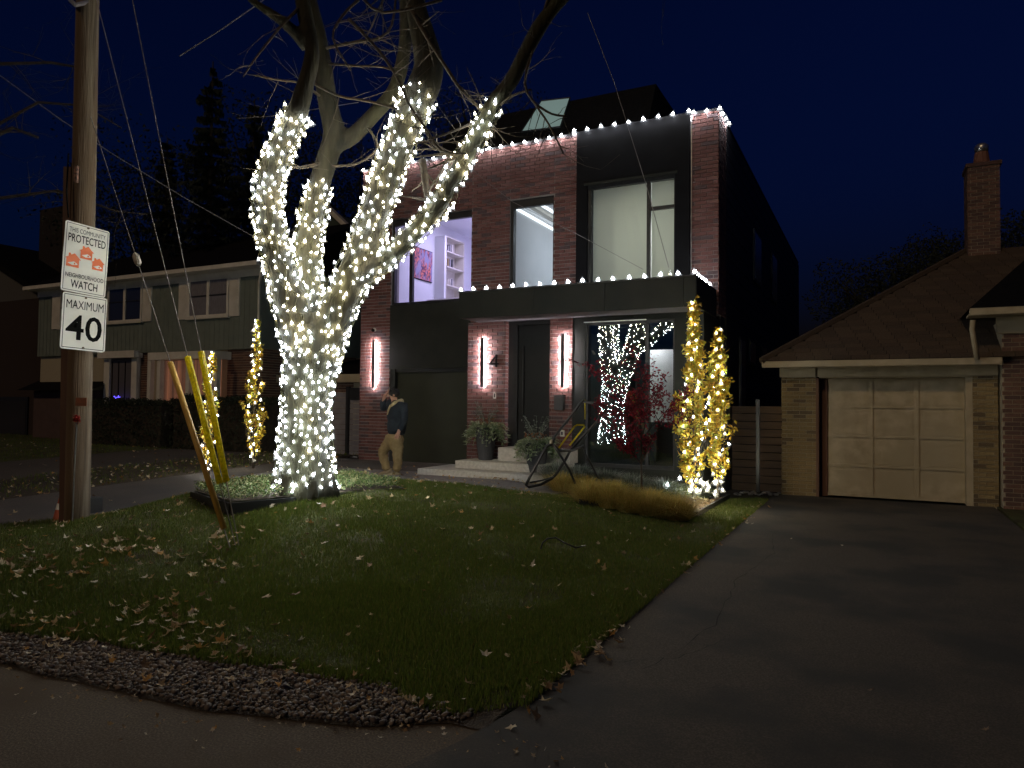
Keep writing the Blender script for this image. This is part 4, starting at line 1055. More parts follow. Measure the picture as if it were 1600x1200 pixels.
# guy wires with guards
def guy(name, g0_, g1_, ga, gb, upx, upy, mtg, label, wid, ins=None):
    t = thing(name, g0_, label, 'guy wire')
    top = P(upx, upy, d=PD - .05); a = Vector(g0_); dv = top - a
    MB().tube([a - dv.normalized() * .15, top], .0055, 5).build('wire', M['cable'], t)
    def near(py):     # parameter where the wire passes a height in the picture
        lo, hi = 0, 1
        for _ in range(30):
            m_ = (lo + hi) / 2; q = a + dv * m_; c = CR.inverted() @ (q - CAM); yy = 600 - c.y / -c.z * F
            if yy > py: lo = m_
            else: hi = m_
        return a + dv * lo
    p0, p1 = near(gb), near(ga); sd = dv.normalized().cross(FH).normalized() * .012
    MB().tube([p0, p1], [wid * .9, wid], 10).build('guard', mtg, t, smooth=True)
    if ins:
        q = near(ins); MB().tube([q - dv.normalized() * .08, q - dv.normalized() * .04, q + dv.normalized() * .04, q + dv.normalized() * .08], [.02, .038, .038, .02], 10).build('insulator', mat('porcelain', (.4, .36, .3), rough=.4), t)
    return t
an1, an2 = P(352, 832, z=.42), P(362, 828, z=.42)
guy('guy_wire', an1, None, 567, 826, 141, 180, M['oldyellow'], 'guy wire with a weathered orange-yellow guard reaching the lawn, leftmost of three', .030, 405)
# the two taut wires: chosen so they run over the photographed points
def topfor(an, px, py): # extend from anchor through a sighted point to the pole distance
    return px, py
guy('guy_wire', an2, None, 558, 755, 128, -90, M['yellow'], 'guy wire with bright yellow plastic guard, middle one of three', .033)
guy('guy_wire', an2 + Vector((.02, .03, 0)), None, 550, 752, 170, -190, M['yellow'], 'guy wire with a bright yellow plastic guard, rightmost of three', .033)
cn = P(95, 815, z=.1); t = thing('traffic_cone', (cn.x, cn.y, .05), 'faded orange traffic cone standing left of the utility pole', 'traffic cone')
MB().lathe((cn.x, cn.y, .09), [(.13, 0), (.13, .02), (.095, .021), (.03, .30), (.022, .32)], 14).build('cone_body', M['cone'], t, smooth=False)
MB().lathe((cn.x, cn.y, .09), [(.062, .165), (.046, .24)], 14).build('white_band', M['sign'], t)

# overhead cables
def cable(pts, r, label):
    tag(MB().tube(pts, r, 5).build('overhead_cable', M['cable']), label, 'cable')
cable([P(-80, 55, d=13), P(0, 118, d=13.3), P(95, 187, d=13.8), P(175, 240, d=14.4), P(290, 310, d=15.5), P(402, 373, d=17)], .011, 'service cable sloping down behind the pole to the green sided house')
cable([P(280, 88, d=12), P(340, 50, d=12), P(395, 12, d=12), P(440, -20, d=12)], .009, 'short length of cable rising to the right beside the left limb of the maple')
cable([P(918, 20, d=12.4), P(960, 130, d=12.2), P(1010, 290, d=11.9), P(1045, 418, d=11.6)], .006, 'thin wire hanging in front of the black panel down to the canopy')
cable([P(700, 235, d=14.0), P(800, 315, d=13.9), P(900, 365, d=13.7), P(1005, 421, d=13.0)], .005, 'thin wire crossing in front of the upstairs windows of the brick house')
cable([P(372, 185, d=14), P(420, 182, d=14), P(470, 174, d=14), P(560, 160, d=14)], .008, 'thin level wire passing behind the left limb of the maple')

# ------------------------------------------------------------------ columnar golden trees with lights
def column_tree(px, ptop_, pbase, d, w, label, lab2, n, bare=.0, nb=60):
    base = P(px, pbase, d=d); top = P(px, ptop_, d=d); base = Vector((base.x, base.y, base.z)); h = top.z - base.z
    t = thing('columnar_tree', base, label, 'tree', None); rr = random.Random(px)
    tk = MB(); tk.tube([base - Vector((0, 0, .1)), base + Vector((0, 0, h * .4)), base + Vector((.02, 0, h * .97))], [.025, .018, .004], 7)
    for k in range(46):
        z = rr.uniform(.08, .9) * h; a = rr.uniform(0, 6.28); L = rr.uniform(.12, .3) * (1.15 - z / h)
        p = base + Vector((0, 0, z)); o = Vector((math.cos(a), math.sin(a), 0)); tk.tube([p, p + o * L * .7 + Vector((0, 0, L * 1.2)), p + o * L * .8 + Vector((0, 0, L * 2.2))], [.008, .005, .002], 4, False)
    cl = MB(); pts = []
    def prof_(z): return w * (math.sin(min(1, z * 2.2 + .15) * math.pi / 2)) * (1.0 - max(0, z - .2) / .84) ** 1.05
    nbr = n // 26
    for k in range(nbr):
        z = .04 + .86 * rr.random() ** .9
        if bare and z > .45 and rr.random() < bare * (z - .2): continue
        a = rr.uniform(0, 6.28); o = Vector((math.cos(a), math.sin(a), 0)); R_ = prof_(z) * rr.uniform(.6, 1.35); L = rr.uniform(.16, .34)
        p0 = base + Vector((0, 0, z * h)); br = [p0, p0 + o * R_ * .7 + Vector((0, 0, L * .5)), p0 + o * R_ + Vector((0, 0, L))]; tk.tube(br, [.006, .004, .002], 3, False)
        for q in range(26):
            u = rr.random() ** .6; b_ = br[0].lerp(br[1], u * 2) if u < .5 else br[1].lerp(br[2], u * 2 - 1)
            pts.append(b_ + Vector((rr.gauss(0, .028), rr.gauss(0, .028), rr.gauss(0, .03))))
    tk.build('trunk', M['twig'], t)
    leafcloud(cl, pts, .050); cl.build('foliage', M['goldleaf'], t, kind='stuff')
    s = thing('column_lights', base, lab2, 'string lights'); wpts = []
    for k in range(nb):
        z = (k + .5) / nb; prof = w * (math.sin(min(1, z * 1.9 + .12) * math.pi / 2)) * (1.0 - max(0, z - .3) / .75) ** .75; a = k * 2.4
        q = base + Vector((math.cos(a) * prof * rr.uniform(.35, .85), math.sin(a) * prof * .7, .04 + z * h * .97)) + Vector((rr.gauss(0, .02), rr.gauss(0, .02), 0)); wpts.append(q)
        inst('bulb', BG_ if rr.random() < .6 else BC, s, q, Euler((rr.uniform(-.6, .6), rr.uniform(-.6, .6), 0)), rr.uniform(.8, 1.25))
    MB().tube(wpts, .002, 3, False).build('wire', M['wire'], s)
    return base
cb1 = column_tree(1083, 464, 772, 11.0, .30, 'tall golden-leaved columnar tree, taller of the pair by the right end of the house', 'white string lights in the taller of the two golden trees on the right', 3000, .25, 60)
column_tree(1122, 508, 768, 11.25, .24, 'golden-leaved columnar tree, shorter of the pair and nearest the fence', 'white string lights in the shorter of the two golden trees on the right', 2400, .25, 48)
column_tree(396, 494, 724, 14.4, .24, 'sparse golden columnar tree lit with white lights between driveway and big maple', 'white string lights in the golden tree just left of the big maple', 1300, .9, 45)
column_tree(326, 545, 738, 13.4, .20, 'thin golden columnar tree lit with white lights behind the yellow guards', 'white string lights in the thin golden tree behind the yellow guards', 900, .6, 36)
# lights heaped at the foot of the right pair
t = thing('ground_lights', cb1, 'loose bright string lights heaped on the mulch at the foot of the golden trees', 'string lights'); wp = []
for k in range(20):
    q = P(random.uniform(1074, 1130), random.uniform(748, 773), d=random.uniform(10.7, 11.2)); q.z = max(q.z, H(q.x, q.y) + .05); wp.append(q)
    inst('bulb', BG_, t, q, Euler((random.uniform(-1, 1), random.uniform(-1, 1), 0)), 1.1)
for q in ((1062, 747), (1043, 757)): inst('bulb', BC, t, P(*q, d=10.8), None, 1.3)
MB().tube(wp, .002, 3, False).build('wire', M['wire'], t)

# ------------------------------------------------------------------ planting bed on the right
c_ = Vector((sum(p[0] for p in BED) / 6, sum(p[1] for p in BED) / 6, .2))
PBD = thing('front_bed', c_, 'black edged planting bed under the large dark front window', 'planting bed')
for i in range(3):
    if i == 2: a, b = BED[2], (-2.42, 12.0)
    else: a, b = BED[i], BED[i + 1]
    a = Vector((*a, 0)); b = Vector((*b, 0)); nr = (b - a).cross(Vector((0, 0, 1))).normalized() * .018; za, zb = H(a.x, a.y), H(b.x, b.y)
    MB().prism([a - nr + Vector((0, 0, za - .1)), b - nr + Vector((0, 0, zb - .1)), b - nr + Vector((0, 0, zb + .10)), a - nr + Vector((0, 0, za + .10))], nr * 2).build('edging', M['planter'], PBD)
ml = MB(); vs = [(x, y, H(x, y) + .065) for x, y in BED]; ml.add(vs, [tuple(range(len(vs)))]); ml.build('mulch', mat('mulch', (.12, .07, .03), (.30, .19, .07), .95, 40, .8), PBD)
pp = []
for _ in range(700):
    p = P(random.uniform(1060, 1140), random.uniform(768, 795), z=.13); 
    if inpoly(p.x, p.y, BED): pp.append((p.x, p.y, H(p.x, p.y) + .075))
lc = MB(); leafcloud(lc, pp, .022, .7); lc.build('leaf_litter', M['leafcol'], PBD, kind='stuff')
def tuft(name, px, py, d, n, L, spread, mt, label, cat, group=None, w=.003):
    p = P(px, py, d=d); p.z = H(p.x, p.y) + .04; t = thing(name, p, label, cat, group); mb = MB()
    for _ in range(n):
        a = random.uniform(0, 6.28); o = Vector((math.cos(a), math.sin(a), 0)); l = random.uniform(.3, 1) * L; s = random.random() ** 1.4 * spread * 1.0; rr = random.random() ** .6 * .17
        q0 = p + o * rr; q1 = p + o * (rr + s * .4) + Vector((0, 0, l * .7)); q2 = p + o * (rr + s * 1.1) + Vector((0, 0, l * (1 - s * .55))); sd = o.cross(Vector((0, 0, 1))) * w
        mb.add([q0 - sd, q0 + sd, q1 + sd * .8, q1 - sd * .8, q2], [(0, 1, 2, 3), (3, 2, 4)])
    mb.build('blades', mt, t, kind='stuff'); return t
desc = ['leftmost clump of straw-coloured grass at the bed edge', 'straw grass clump second from the left on the bed edge', 'straw grass clump in front of the red maple stem', 'straw grass clump just right of the red maple stem', 'straw grass clump left of the golden trees', 'rightmost straw grass clump at the bed corner']
for i, (px, py, d) in enumerate(((922, 776, 10.2), (955, 777, 10.05), (985, 780, 9.9), (1015, 782, 9.85), (1040, 785, 9.8), (1058, 787, 9.75))):
    tuft('ornamental_grass', px, py, d, 1900, (.36, .44, .32, .42, .30, .38)[i], .50, M['straw'], desc[i], 'ornamental grass', 'straw grasses along the bed')
desc = ['greener grass clump under the folded chair frame', 'greener grass clump right of the chair frame', 'upright green grass clump behind the red maple stem', 'spiky green grass clump beside the golden tree', 'green grass clump at the far right of the window']
for i, (px, py, d) in enumerate(((880, 752, 11.1), (915, 756, 10.9), (965, 757, 10.6), (1035, 765, 10.4), (1052, 748, 11.2))):
    tuft('green_grass_clump', px, py, d, 900, .34, .55, M['blade'] if i > 1 else M['straw'], desc[i], 'ornamental grass', 'greener grasses in the bed', .004)
desc = ['grey-green lavender bush next to the second plant pot', 'grey-green lavender bush behind the chair frame', 'lavender bush below the middle of the dark window', 'lavender bush behind the red maple', 'lavender bush at the right end of the dark window']
for i, (px, py, d) in enumerate(((872, 735, 11.9), (905, 735, 11.7), (945, 737, 11.5), (988, 738, 11.3), (1035, 740, 11.1))):
    tuft('lavender_bush', px, py, d, 1300, .42, .62, M['shrub'], desc[i], 'shrub', 'lavender bushes under the window', .006)

# red Japanese maple
q = P(1003, 765, d=10.3); q.z = H(q.x, q.y) + .05
RM = thing('red_maple', q, 'small dark red Japanese maple in front of the dark window', 'tree'); mb = MB(); rs2 = random.Random(5); tips = []
def rgrow(p, d, r, L, depth):
    pts = [p.copy()]; q2 = p.copy(); dv = d.normalized()
    for i in range(5):
        dv = (dv + Vector((rs2.uniform(-1, 1), rs2.uniform(-1, 1), rs2.uniform(-.6, .6))) * .22).normalized(); q2 = q2 + dv * L / 5; pts.append(q2.copy())
        if depth and i > 0: rgrow(q2, (dv + Vector((rs2.uniform(-1.3, 1.3), rs2.uniform(-1.3, 1.3), rs2.uniform(-.3, .6)))), r * .55, L * .55, depth - 1)
        if depth <= 1: tips.append(q2.copy())
    mb.tube(pts, [r * (1 - .12 * i) for i in range(6)], 5, False)
mb.tube([q - Vector((0, 0, .1)), P(1002, 700, d=10.3), P(1000, 660, d=10.3)], [.018, .014, .012], 7)
for k, (px, py, dd) in enumerate(((985, 610, .1), (1015, 600, -.1), (1000, 590, .2), (970, 640, 0), (1030, 625, .1), (1005, 640, -.2), (960, 665, .1), (1040, 660, 0), (985, 700, -.1), (1020, 700, .1))):
    s = P(1001, 690 if k < 6 else 725, d=10.3); e = P(px, py, d=10.3 + dd); rgrow(s, e - s, .010, (e - s).length, 2)
mb.build('trunk', M['darkbark'], RM)
lf_ = MB(); tips = [p for p in tips if p.z > q.z + .15]
rs2.shuffle(tips); pts = [p + Vector((random.gauss(0, .03), random.gauss(0, .03), random.gauss(0, .02))) for p in tips[:2800] for _ in range(3)]
leafcloud(lf_, pts, .032); lf_.build('foliage', M['redleaf'], RM, kind='stuff')
print('maple leaves', len(pts))

# ------------------------------------------------------------------ planted pots
def pot(px, py, d, label, z0):
    p = P(px, py, d=d); p.z = z0; t = thing('planter_pot', p, label, 'plant pot', 'tall charcoal pots beside the door')
    MB().lathe(p, [(.12, 0), (.14, .02), (.205, .56), (.22, .58), (.22, .61), (.19, .61), (.18, .57)], 4 * 5).build('pot', M['pot'], t)
    MB().lathe(p + Vector((0, 0, .555)), [(.185, 0), (.185, .01)], 16).build('soil', M['soil'], t)
    gr = MB(); rr = random.Random(px)
    for k in range(90):        # arching fir sprays
        a = rr.uniform(0, 6.28); L = rr.uniform(.20, .36); o = Vector((math.cos(a), math.sin(a), 0)); rise = rr.uniform(.05, .42); c0 = p + Vector((0, 0, .58)) + o * .08
        pts = [c0 + o * (L * s) + Vector((0, 0, rise * s - .36 * s * s)) for s in rng(0, 1, 7)]
        gr.tube(pts, .003, 3, False)
        for q in pts[1:]:
            leafcloud(gr, [q + Vector((rr.gauss(0, .01), rr.gauss(0, .01), rr.gauss(0, .01))) for _ in range(2)], .034)
            for s in (-1, 1):
                sd = (o.cross(Vector((0, 0, 1))) * s + o * .5).normalized(); l = .08 * rr.uniform(.6, 1.3); dn = Vector((0, 0, -.01))
                for e in (0, .013, .026): gr.add([q + o * e, q + o * (e + .014), q + sd * l + dn + o * e], [(0, 1, 2)])
    gr.build('fir_sprays', M['fir'], t, kind='stuff')
    up = MB()
    for k in range(26):
        a = rr.uniform(0, 6.28); L = rr.uniform(.2, .5); o = Vector((math.cos(a), math.sin(a), 0)); c0 = p + Vector((0, 0, .58)) + o * .04
        pts = [c0 + o * (.18 * s * s) + Vector((0, 0, L * s)) for s in rng(0, 1, 5)]; up.tube(pts, .003, 3, False)
        leafcloud(up, [q + Vector((rr.gauss(0, .015), rr.gauss(0, .015), 0)) for q in pts[2:] for _ in range(4)], .02)
    up.build('upright_sprigs', M['shrub'], t, kind='stuff')
    rd = MB(); leafcloud(rd, [p + Vector((rr.gauss(0, .11), rr.gauss(0, .11), .66 + rr.random() * .12)) for _ in range(70)], .03); rd.build('magnolia_leaves', mat('rust_leaf', (.22, .06, .02), (.3, .12, .03), .5, 20), t, kind='stuff')
pot(759, 713, 13.3, 'charcoal pot of winter greens standing on the steps left of the door', .60)
pot(838, 735, 12.5, 'charcoal pot of winter greens at the right end of the steps', .36)

# ------------------------------------------------------------------ folding lounge chair frame
CD = 10.6
def cp_(px, py, dd=0): return P(px, py, d=CD + dd)
LC = thing('lounge_chair_frame', (cp_(870, 755).x, cp_(870, 755).y, .35), 'black tubular folding lounge chair frame without fabric standing on the path', 'chair')
def tb_(name, pts, r=.016, mt=None): MB().tube(pts, r * 1.35, 8).build(name, mt or M['tube'], LC, smooth=True)
tb_('backrest_frame', [cp_(866, 692, 0), cp_(864, 685, 0), cp_(888, 655, 0), cp_(906, 632, 0), cp_(911, 627, .02), cp_(920, 629, .2), cp_(945, 633, .4), cp_(949, 637, .42), cp_(930, 662, .4), cp_(906, 687, .38), cp_(890, 706, .35)])
tb_('foot_frame', [cp_(864, 694, 0), cp_(855, 696, 0), cp_(842, 720, -.1), cp_(828, 745, -.2), cp_(822, 758, -.2), cp_(826, 761, -.18), cp_(845, 757, 0), cp_(862, 748, .1), cp_(868, 742, .12), cp_(884, 718, .2), cp_(890, 706, .3)])
tb_('seat_bar', [cp_(864, 694, 0), cp_(873, 704, .02), cp_(893, 704, .3), cp_(912, 697, .38)])
tb_('leg', [cp_(864, 694, 0), cp_(876, 712, 0), cp_(890, 735, 0), cp_(899, 756, -.05)], .013)
tb_('leg', [cp_(910, 695, .38), cp_(918, 715, .38), cp_(928, 733, .4), cp_(936, 748, .4)], .013)
tb_('cross_bar', [cp_(828, 754, -.18), cp_(846, 751, 0), cp_(866, 745, .1)], .010)
tb_('armrest', [cp_(852, 700, 0), cp_(864, 690, 0), cp_(866, 684, 0)], .02)
tb_('strap', [cp_(873, 700, .05), cp_(898, 666, .1), cp_(902, 664, .12), cp_(912, 664, .25), cp_(914, 666, .28), cp_(890, 696, .3)], .009, M['yellow'])
tb_('strap', [cp_(914, 625, .1), cp_(914, 655, .15)], .007, M['yellow'])
q = cp_(861, 690, -.03); MB().lathe(q, [(.022, -.03), (.022, .03)], 8).build('hinge_knob', M['cream'], LC)

# hose on the lawn
tag(MB().tube([P(845, 858, z=.27), P(848, 848, z=.33), P(855, 842, z=.36), P(868, 840, z=.36), P(882, 848, z=.33), P(900, 856, z=.30), P(915, 852, z=.30)], .008, 6).build('loose_cable', M['tube'], None, smooth=True), 'short length of black cable curling over the lawn', 'cable')

# ------------------------------------------------------------------ the walking person
PDp = 12.9; pf = P(617, 746, d=PDp)
PE = thing('person', (pf.x, pf.y, pf.z), 'person in dark jacket and khaki trousers walking left, one hand raised to the brow', 'person')
kz = PDp / F
def pp_(px, py, dd=0):
    q = P(px, py, d=PDp); return q + FH * dd
def skin(name, verts, edges, rads, mt, sub=3, root=0):
    me = bpy.data.meshes.new(name); o0 = ORG[PE]; me.from_pydata([tuple(Vector(v) - o0) for v in verts], edges, []); o = bpy.data.objects.new(name, me); COL.objects.link(o)
    sk_ = o.modifiers.new('s', 'SKIN'); sk_.use_smooth_shade = True; ss_ = o.modifiers.new('u', 'SUBSURF'); ss_.levels = sub; ss_.render_levels = sub
    for i, r in enumerate(rads):
        me.skin_vertices[0].data[i].radius = (r, r) if not hasattr(r, '__len__') else r
        me.skin_vertices[0].data[i].use_root = (i == root)
    dg = bpy.context.evaluated_depsgraph_get(); dg.update(); m2 = bpy.data.meshes.new_from_object(o.evaluated_get(dg)); bpy.data.objects.remove(o)
    if name in ('jacket', 'trousers'):
        for v in m2.vertices:
            nz_ = noise.noise(Vector((v.co.x * 7, v.co.y * 7, v.co.z * 16))) + .5 * noise.noise(Vector((v.co.x * 15, v.co.y * 15, v.co.z * 34)))
            v.co += v.normal * nz_ * .016
    m2.materials.clear(); m2.materials.append(mt); m2.polygons.foreach_set('use_smooth', [True] * len(m2.polygons))
    ob = bpy.data.objects.new(name, m2); COL.objects.link(ob); ob.parent = PE; ORG[ob] = o0; return ob
# body (skin) as one figure: head, neck, torso, arms, hands
V = [pp_(619, 680), pp_(619, 660), pp_(618, 640), pp_(617, 631), pp_(616, 625), pp_(614.5, 618), pp_(614.5, 613),
     pp_(608, 632, .12), pp_(596, 640, .12), pp_(598, 625, .06), pp_(602, 615.5, 0),
     pp_(630, 634, -.14), pp_(633, 656, -.18), pp_(625, 676, -.20), pp_(623, 682, -.2)]
Ed = [(0, 1), (1, 2), (2, 3), (3, 4), (4, 5), (5, 6), (2, 7), (7, 8), (8, 9), (9, 10), (2, 11), (11, 12), (12, 13), (13, 14)]
Rd = [.12, .11, .12, .06, .052, .082, .07, .05, .04, .035, .03, .05, .042, .032, .03]
skin('body', V, Ed, Rd, M['skin'])
# face
def blob(name, c, r, mt, par=PE, sc=(1, 1, 1)):
    mb = MB(); n = 10; mb.lathe(c, [(r * math.sin(math.pi * (i + .02) / 8.04) * sc[0], -r * math.cos(math.pi * i / 8) * sc[2]) for i in range(9)], n); return mb.build(name, mt, par, smooth=True)
hc = pp_(614.5, 617.5); face = -RH * .92 - FH * .15
mb = MB(); mb.obox(hc + face * .098 + Vector((0, 0, -.005)), face * .018, RH.cross(Vector((0, 0, 1))) * .010, Vector((0, 0, .02))); mb.build('nose', M['skin'], PE, bevel=.006)
sdv = face.cross(Vector((0, 0, 1))).normalized()
for s in (-1, 1): blob('eye', hc + face * .078 + sdv * .03 * s + Vector((0, 0, .02)), .009, M['black'])
blob('ear', hc - face * .01 + sdv * .078 + Vector((0, 0, .0)), .022, M['skin']); blob('ear', hc - face * .01 - sdv * .078, .022, M['skin'])
mb = MB(); mb.obox(hc + face * .08 + Vector((0, 0, -.045)), face * .008, sdv * .022, Vector((0, 0, .004))); mb.build('mouth', mat('lips', (.35, .12, .1), rough=.6), PE)
hr = MB(); pts = []
hr.lathe(hc - face * .022 + Vector((0, 0, .035)), [(.001, .078), (.05, .07), (.088, .035), (.098, 0), (.085, -.05), (.05, -.075), (.01, -.08)], 14); ho = hr.build('hair', M['hair'], PE, smooth=True)
hp = MB(); pts = [hc - face * .02 + Vector((0, 0, .05)) + Vector((random.gauss(0, 1), random.gauss(0, 1), abs(random.gauss(0, 1)))).normalized() * .088 for _ in range(120)]
leafcloud(hp, pts, .018); hp.build('hair_locks', M['hair'], PE, kind='stuff')
# jacket with sleeves
V = [pp_(620, 683), pp_(620, 664), pp_(620, 645), pp_(620, 632), pp_(607, 630, .12), pp_(594, 640, .14), pp_(600.5, 620, .05), pp_(632, 634, -.13), pp_(634, 656, -.18), pp_(627, 673, -.2)]
Ed = [(0, 1), (1, 2), (2, 3), (3, 4), (4, 5), (5, 6), (3, 7), (7, 8), (8, 9)]
skin('jacket', V, Ed, [(.185, .175), (.19, .17), (.185, .165), (.14, .13), .085, .07, .05, .085, .08, .055], M['jacket'])
skin('hood', [pp_(611, 636, -.08), pp_(618, 630, -.12), pp_(626, 628, -.04), pp_(627, 627, .06), pp_(618, 629, .11)], [(0, 1), (1, 2), (2, 3), (3, 4)], [.028, .045, .055, .055, .04], M['fleece'], root=2)
MB().tube([pp_(613, 633, -.17), pp_(610, 640, -.20), pp_(608, 648, -.20)], [.02, .018, .010], 6).build('collar_lining', M['fleece'], PE, smooth=True)
# trousers
V = [pp_(619, 675), pp_(619, 686), pp_(607, 692, .09), pp_(595, 706, .12), pp_(600, 726, .12), pp_(604, 738, .12), pp_(622, 695, -.09), pp_(623, 712, -.09), pp_(622, 728, -.09), pp_(621, 738, -.09)]
Ed = [(0, 1), (1, 2), (2, 3), (3, 4), (4, 5), (1, 6), (6, 7), (7, 8), (8, 9)]
skin('trousers', V, Ed, [.165, .165, .12, .095, .08, .075, .12, .095, .08, .078], M['khaki'])
def shoe(px, py, dd, pitch=0):
    c = pp_(px, py, dd); f = (face + Vector((0, 0, -pitch))).normalized(); mb = MB(); u = Vector((0, 0, 1))
    for (o, w, h, z) in ((-.10, .036, .045, .035), (-.03, .042, .055, .04), (.06, .047, .035, .02), (.14, .040, .022, .012)): pass
    mb.tube([c - f * .10 + u * .05, c - f * .04 + u * .055, c + f * .05 + u * .04, c + f * .13 + u * .028, c + f * .165 + u * .025], [.04, .055, .05, .042, .018], 10)
    mb.tube([c - f * .11 + u * .012, c + f * .15 + u * .012], [.03, .034], 8)
    mb.build('shoe', M['shoe'], PE, smooth=True)
shoe(603, 742.5, .12, .25); shoe(618, 746, -.09)
# hands: palm, four fingers and a thumb
def hand(c, d, side, curl):
    d = Vector(d).normalized(); side = Vector(side).normalized(); nr = d.cross(side).normalized(); mb = MB()
    mb.obox(c + d * .035, d * .045, side * .038, nr * .014)
    for k, l in enumerate((.062, .075, .070, .055)):
        b = c + d * .078 + side * (-.028 + k * .0185); p1 = b + d * l * .5 + nr * curl * l * .2; p2 = b + d * l * .85 + nr * curl * l * .7
        mb.tube([b, p1, p2], [.009, .0085, .007], 6)
    b = c + d * .02 - side * .036; mb.tube([b, b + (d - side * .9).normalized() * .035, b + (d * 1.2 - side * .5).normalized() * .062], [.011, .010, .008], 6)
    mb.build('hand', M['skin'], PE, smooth=True)
hand(pp_(601, 619, .05), (pp_(606, 611) - pp_(600, 619)), FH, .6)
hand(pp_(624.5, 677, -.2), (pp_(622.5, 684) - pp_(625, 677)), -RH, .9)

# ------------------------------------------------------------------ right neighbour: garage and house
GY = 14.3
gx0 = P(1222, 700, y=GY).x; gx1 = P(1560, 700, y=GY).x
dx0, dx1 = P(1290, 700, y=GY).x, P(1511, 700, y=GY).x
zdoor = P(1400, 590, y=GY).z; zea = P(1400, 571, y=GY).z
print('garage', gx0, gx1, dx0, dx1, zdoor, zea)
GH = thing('brick_garage', (gx0, GY, 0), 'tan brick garage with a cream panelled door and brown hip roof', 'garage')
px1_ = P(1275, 700, y=GY).x
wl_ = MB(); wl_.box(gx0, px1_, GY + .002, GY + .4, -.05, zdoor + .02); wl_.box(dx1 + .09, gx1, GY + .002, GY + .4, -.05, zdoor + .02)
wl_.box(gx0, gx0 + .1, GY + .4, GY + 7, -.05, zdoor); wo_ = wl_.build('brick_wall', M['mortar_tan'], GH)
GB = Bricks(M['tanbrick']); GB.lay((0, GY, 0), FX, FP, gx0, px1_, .01, zdoor + .01, 3); GB.lay((0, GY, 0), FX, FP, dx1 + .09, gx1, .01, zdoor + .01, 3)
GB.items = [it[:5] + ((3 if i < 300 else 0),) for i, it in enumerate(GB.items)]
rest, n = GB.emitparts(wo_, 3); print('garage bricks', n)
for it in []: pass
sidb = Bricks(M['tanbrick']); sidb.lay((gx0, 0, 0), FU, -FX, GY, GY + 4, .01, zdoor + .01, 0)
for it in sidb.items: rest.obox(it[0], it[1] * (it[3] / 2), it[2] * .012, (0, 0, it[4] / 2))
rest.build('brick_courses', M['tanbrick'], wo_, kind='stuff')
fr2 = MB(); fr2.box(px1_ + .002, px1_ + .05, GY - .02, GY + .3, 0, zdoor + .0); fr2.build('door_jamb', mat('jamb_shaded', (.14, .07, .045), rough=.7), GH)  # left jamb: the shade on this side is put into its dark colour
fr2 = MB(); fr2.box(px1_ + .052, dx0 + .02, GY + .20, GY + .3, 0, zdoor); fr2.build('door_reveal', mat('reveal_shaded', (.15, .075, .05), rough=.8), GH)  # dark brown paints the shade of the left reveal
fr2 = MB(); fr2.box(dx1 - .01, dx1 + .088, GY + .02, GY + .3, 0, zdoor + .0); fr2.build('door_jamb', M['cream'], GH)
fr2 = MB(); fr2.box(px1_ + .052, dx1 + .088, GY + .01, GY + .3, zdoor + .002, zea - .04); fr2.build('door_header', M['cream'], GH)
gd = MB(); gd.box(dx0 + .022, dx1 - .012, GY + .24, GY + .28, .02, zdoor - .002); gdo = gd.build('garage_door', M['cream'], GH)
cw_ = (dx1 - dx0 - .034) / 3; rh = (zdoor - .02) / 4
for r in range(4):
    for c in range(3):
        xa = dx0 + .022 + c * cw_ + .06; xb_ = xa + cw_ - .12; za = .02 + r * rh + .06; zb_ = za + rh - .12
        p_ = MB().box(xa, xb_, GY + .232, GY + .2385, za, zb_).build('door_panel', M['cream'], gdo)
    MB().box(dx0 + .022, dx1 - .012, GY + .213, GY + .2385, .02 + r * rh, .02 + r * rh + .05).build('door_rail', M['cream'], gdo)
    for c in range(4):
        xa = dx0 + .022 + c * cw_; w0 = 0 if c == 0 else -.03; w1 = 0 if c == 3 else .03
        if c in (0, 3): continue
        MB().box(xa - .035, xa + .035, GY + .214, GY + .2385, .066 + r * rh, .018 + (r + 1) * rh).build('door_stile', M['cream'], gdo)
# eave, gutter
ex0 = P(1190, 575, y=GY - .4).x; EY = GY - .4
eb = MB(); eb.box(ex0, gx1 + .02, EY, EY + .10, zea - .03, zea + .09); eb.build('gutter', M['cream'], GH, bevel=.015)
eb = MB(); eb.box(ex0, gx1, EY + .102, GY + .1, zea + .0, zea + .03); eb.build('soffit', M['cream'], GH)
eb = MB(); eb.box(gx0 - .03, px1_, GY - .12, GY - .003, zdoor + .02, zea - .001); eb.box(px1_ + .003, gx1, GY - .06, GY - .003, zdoor + .022, zea - .001); eb.build('frieze_board', M['cream'], GH)
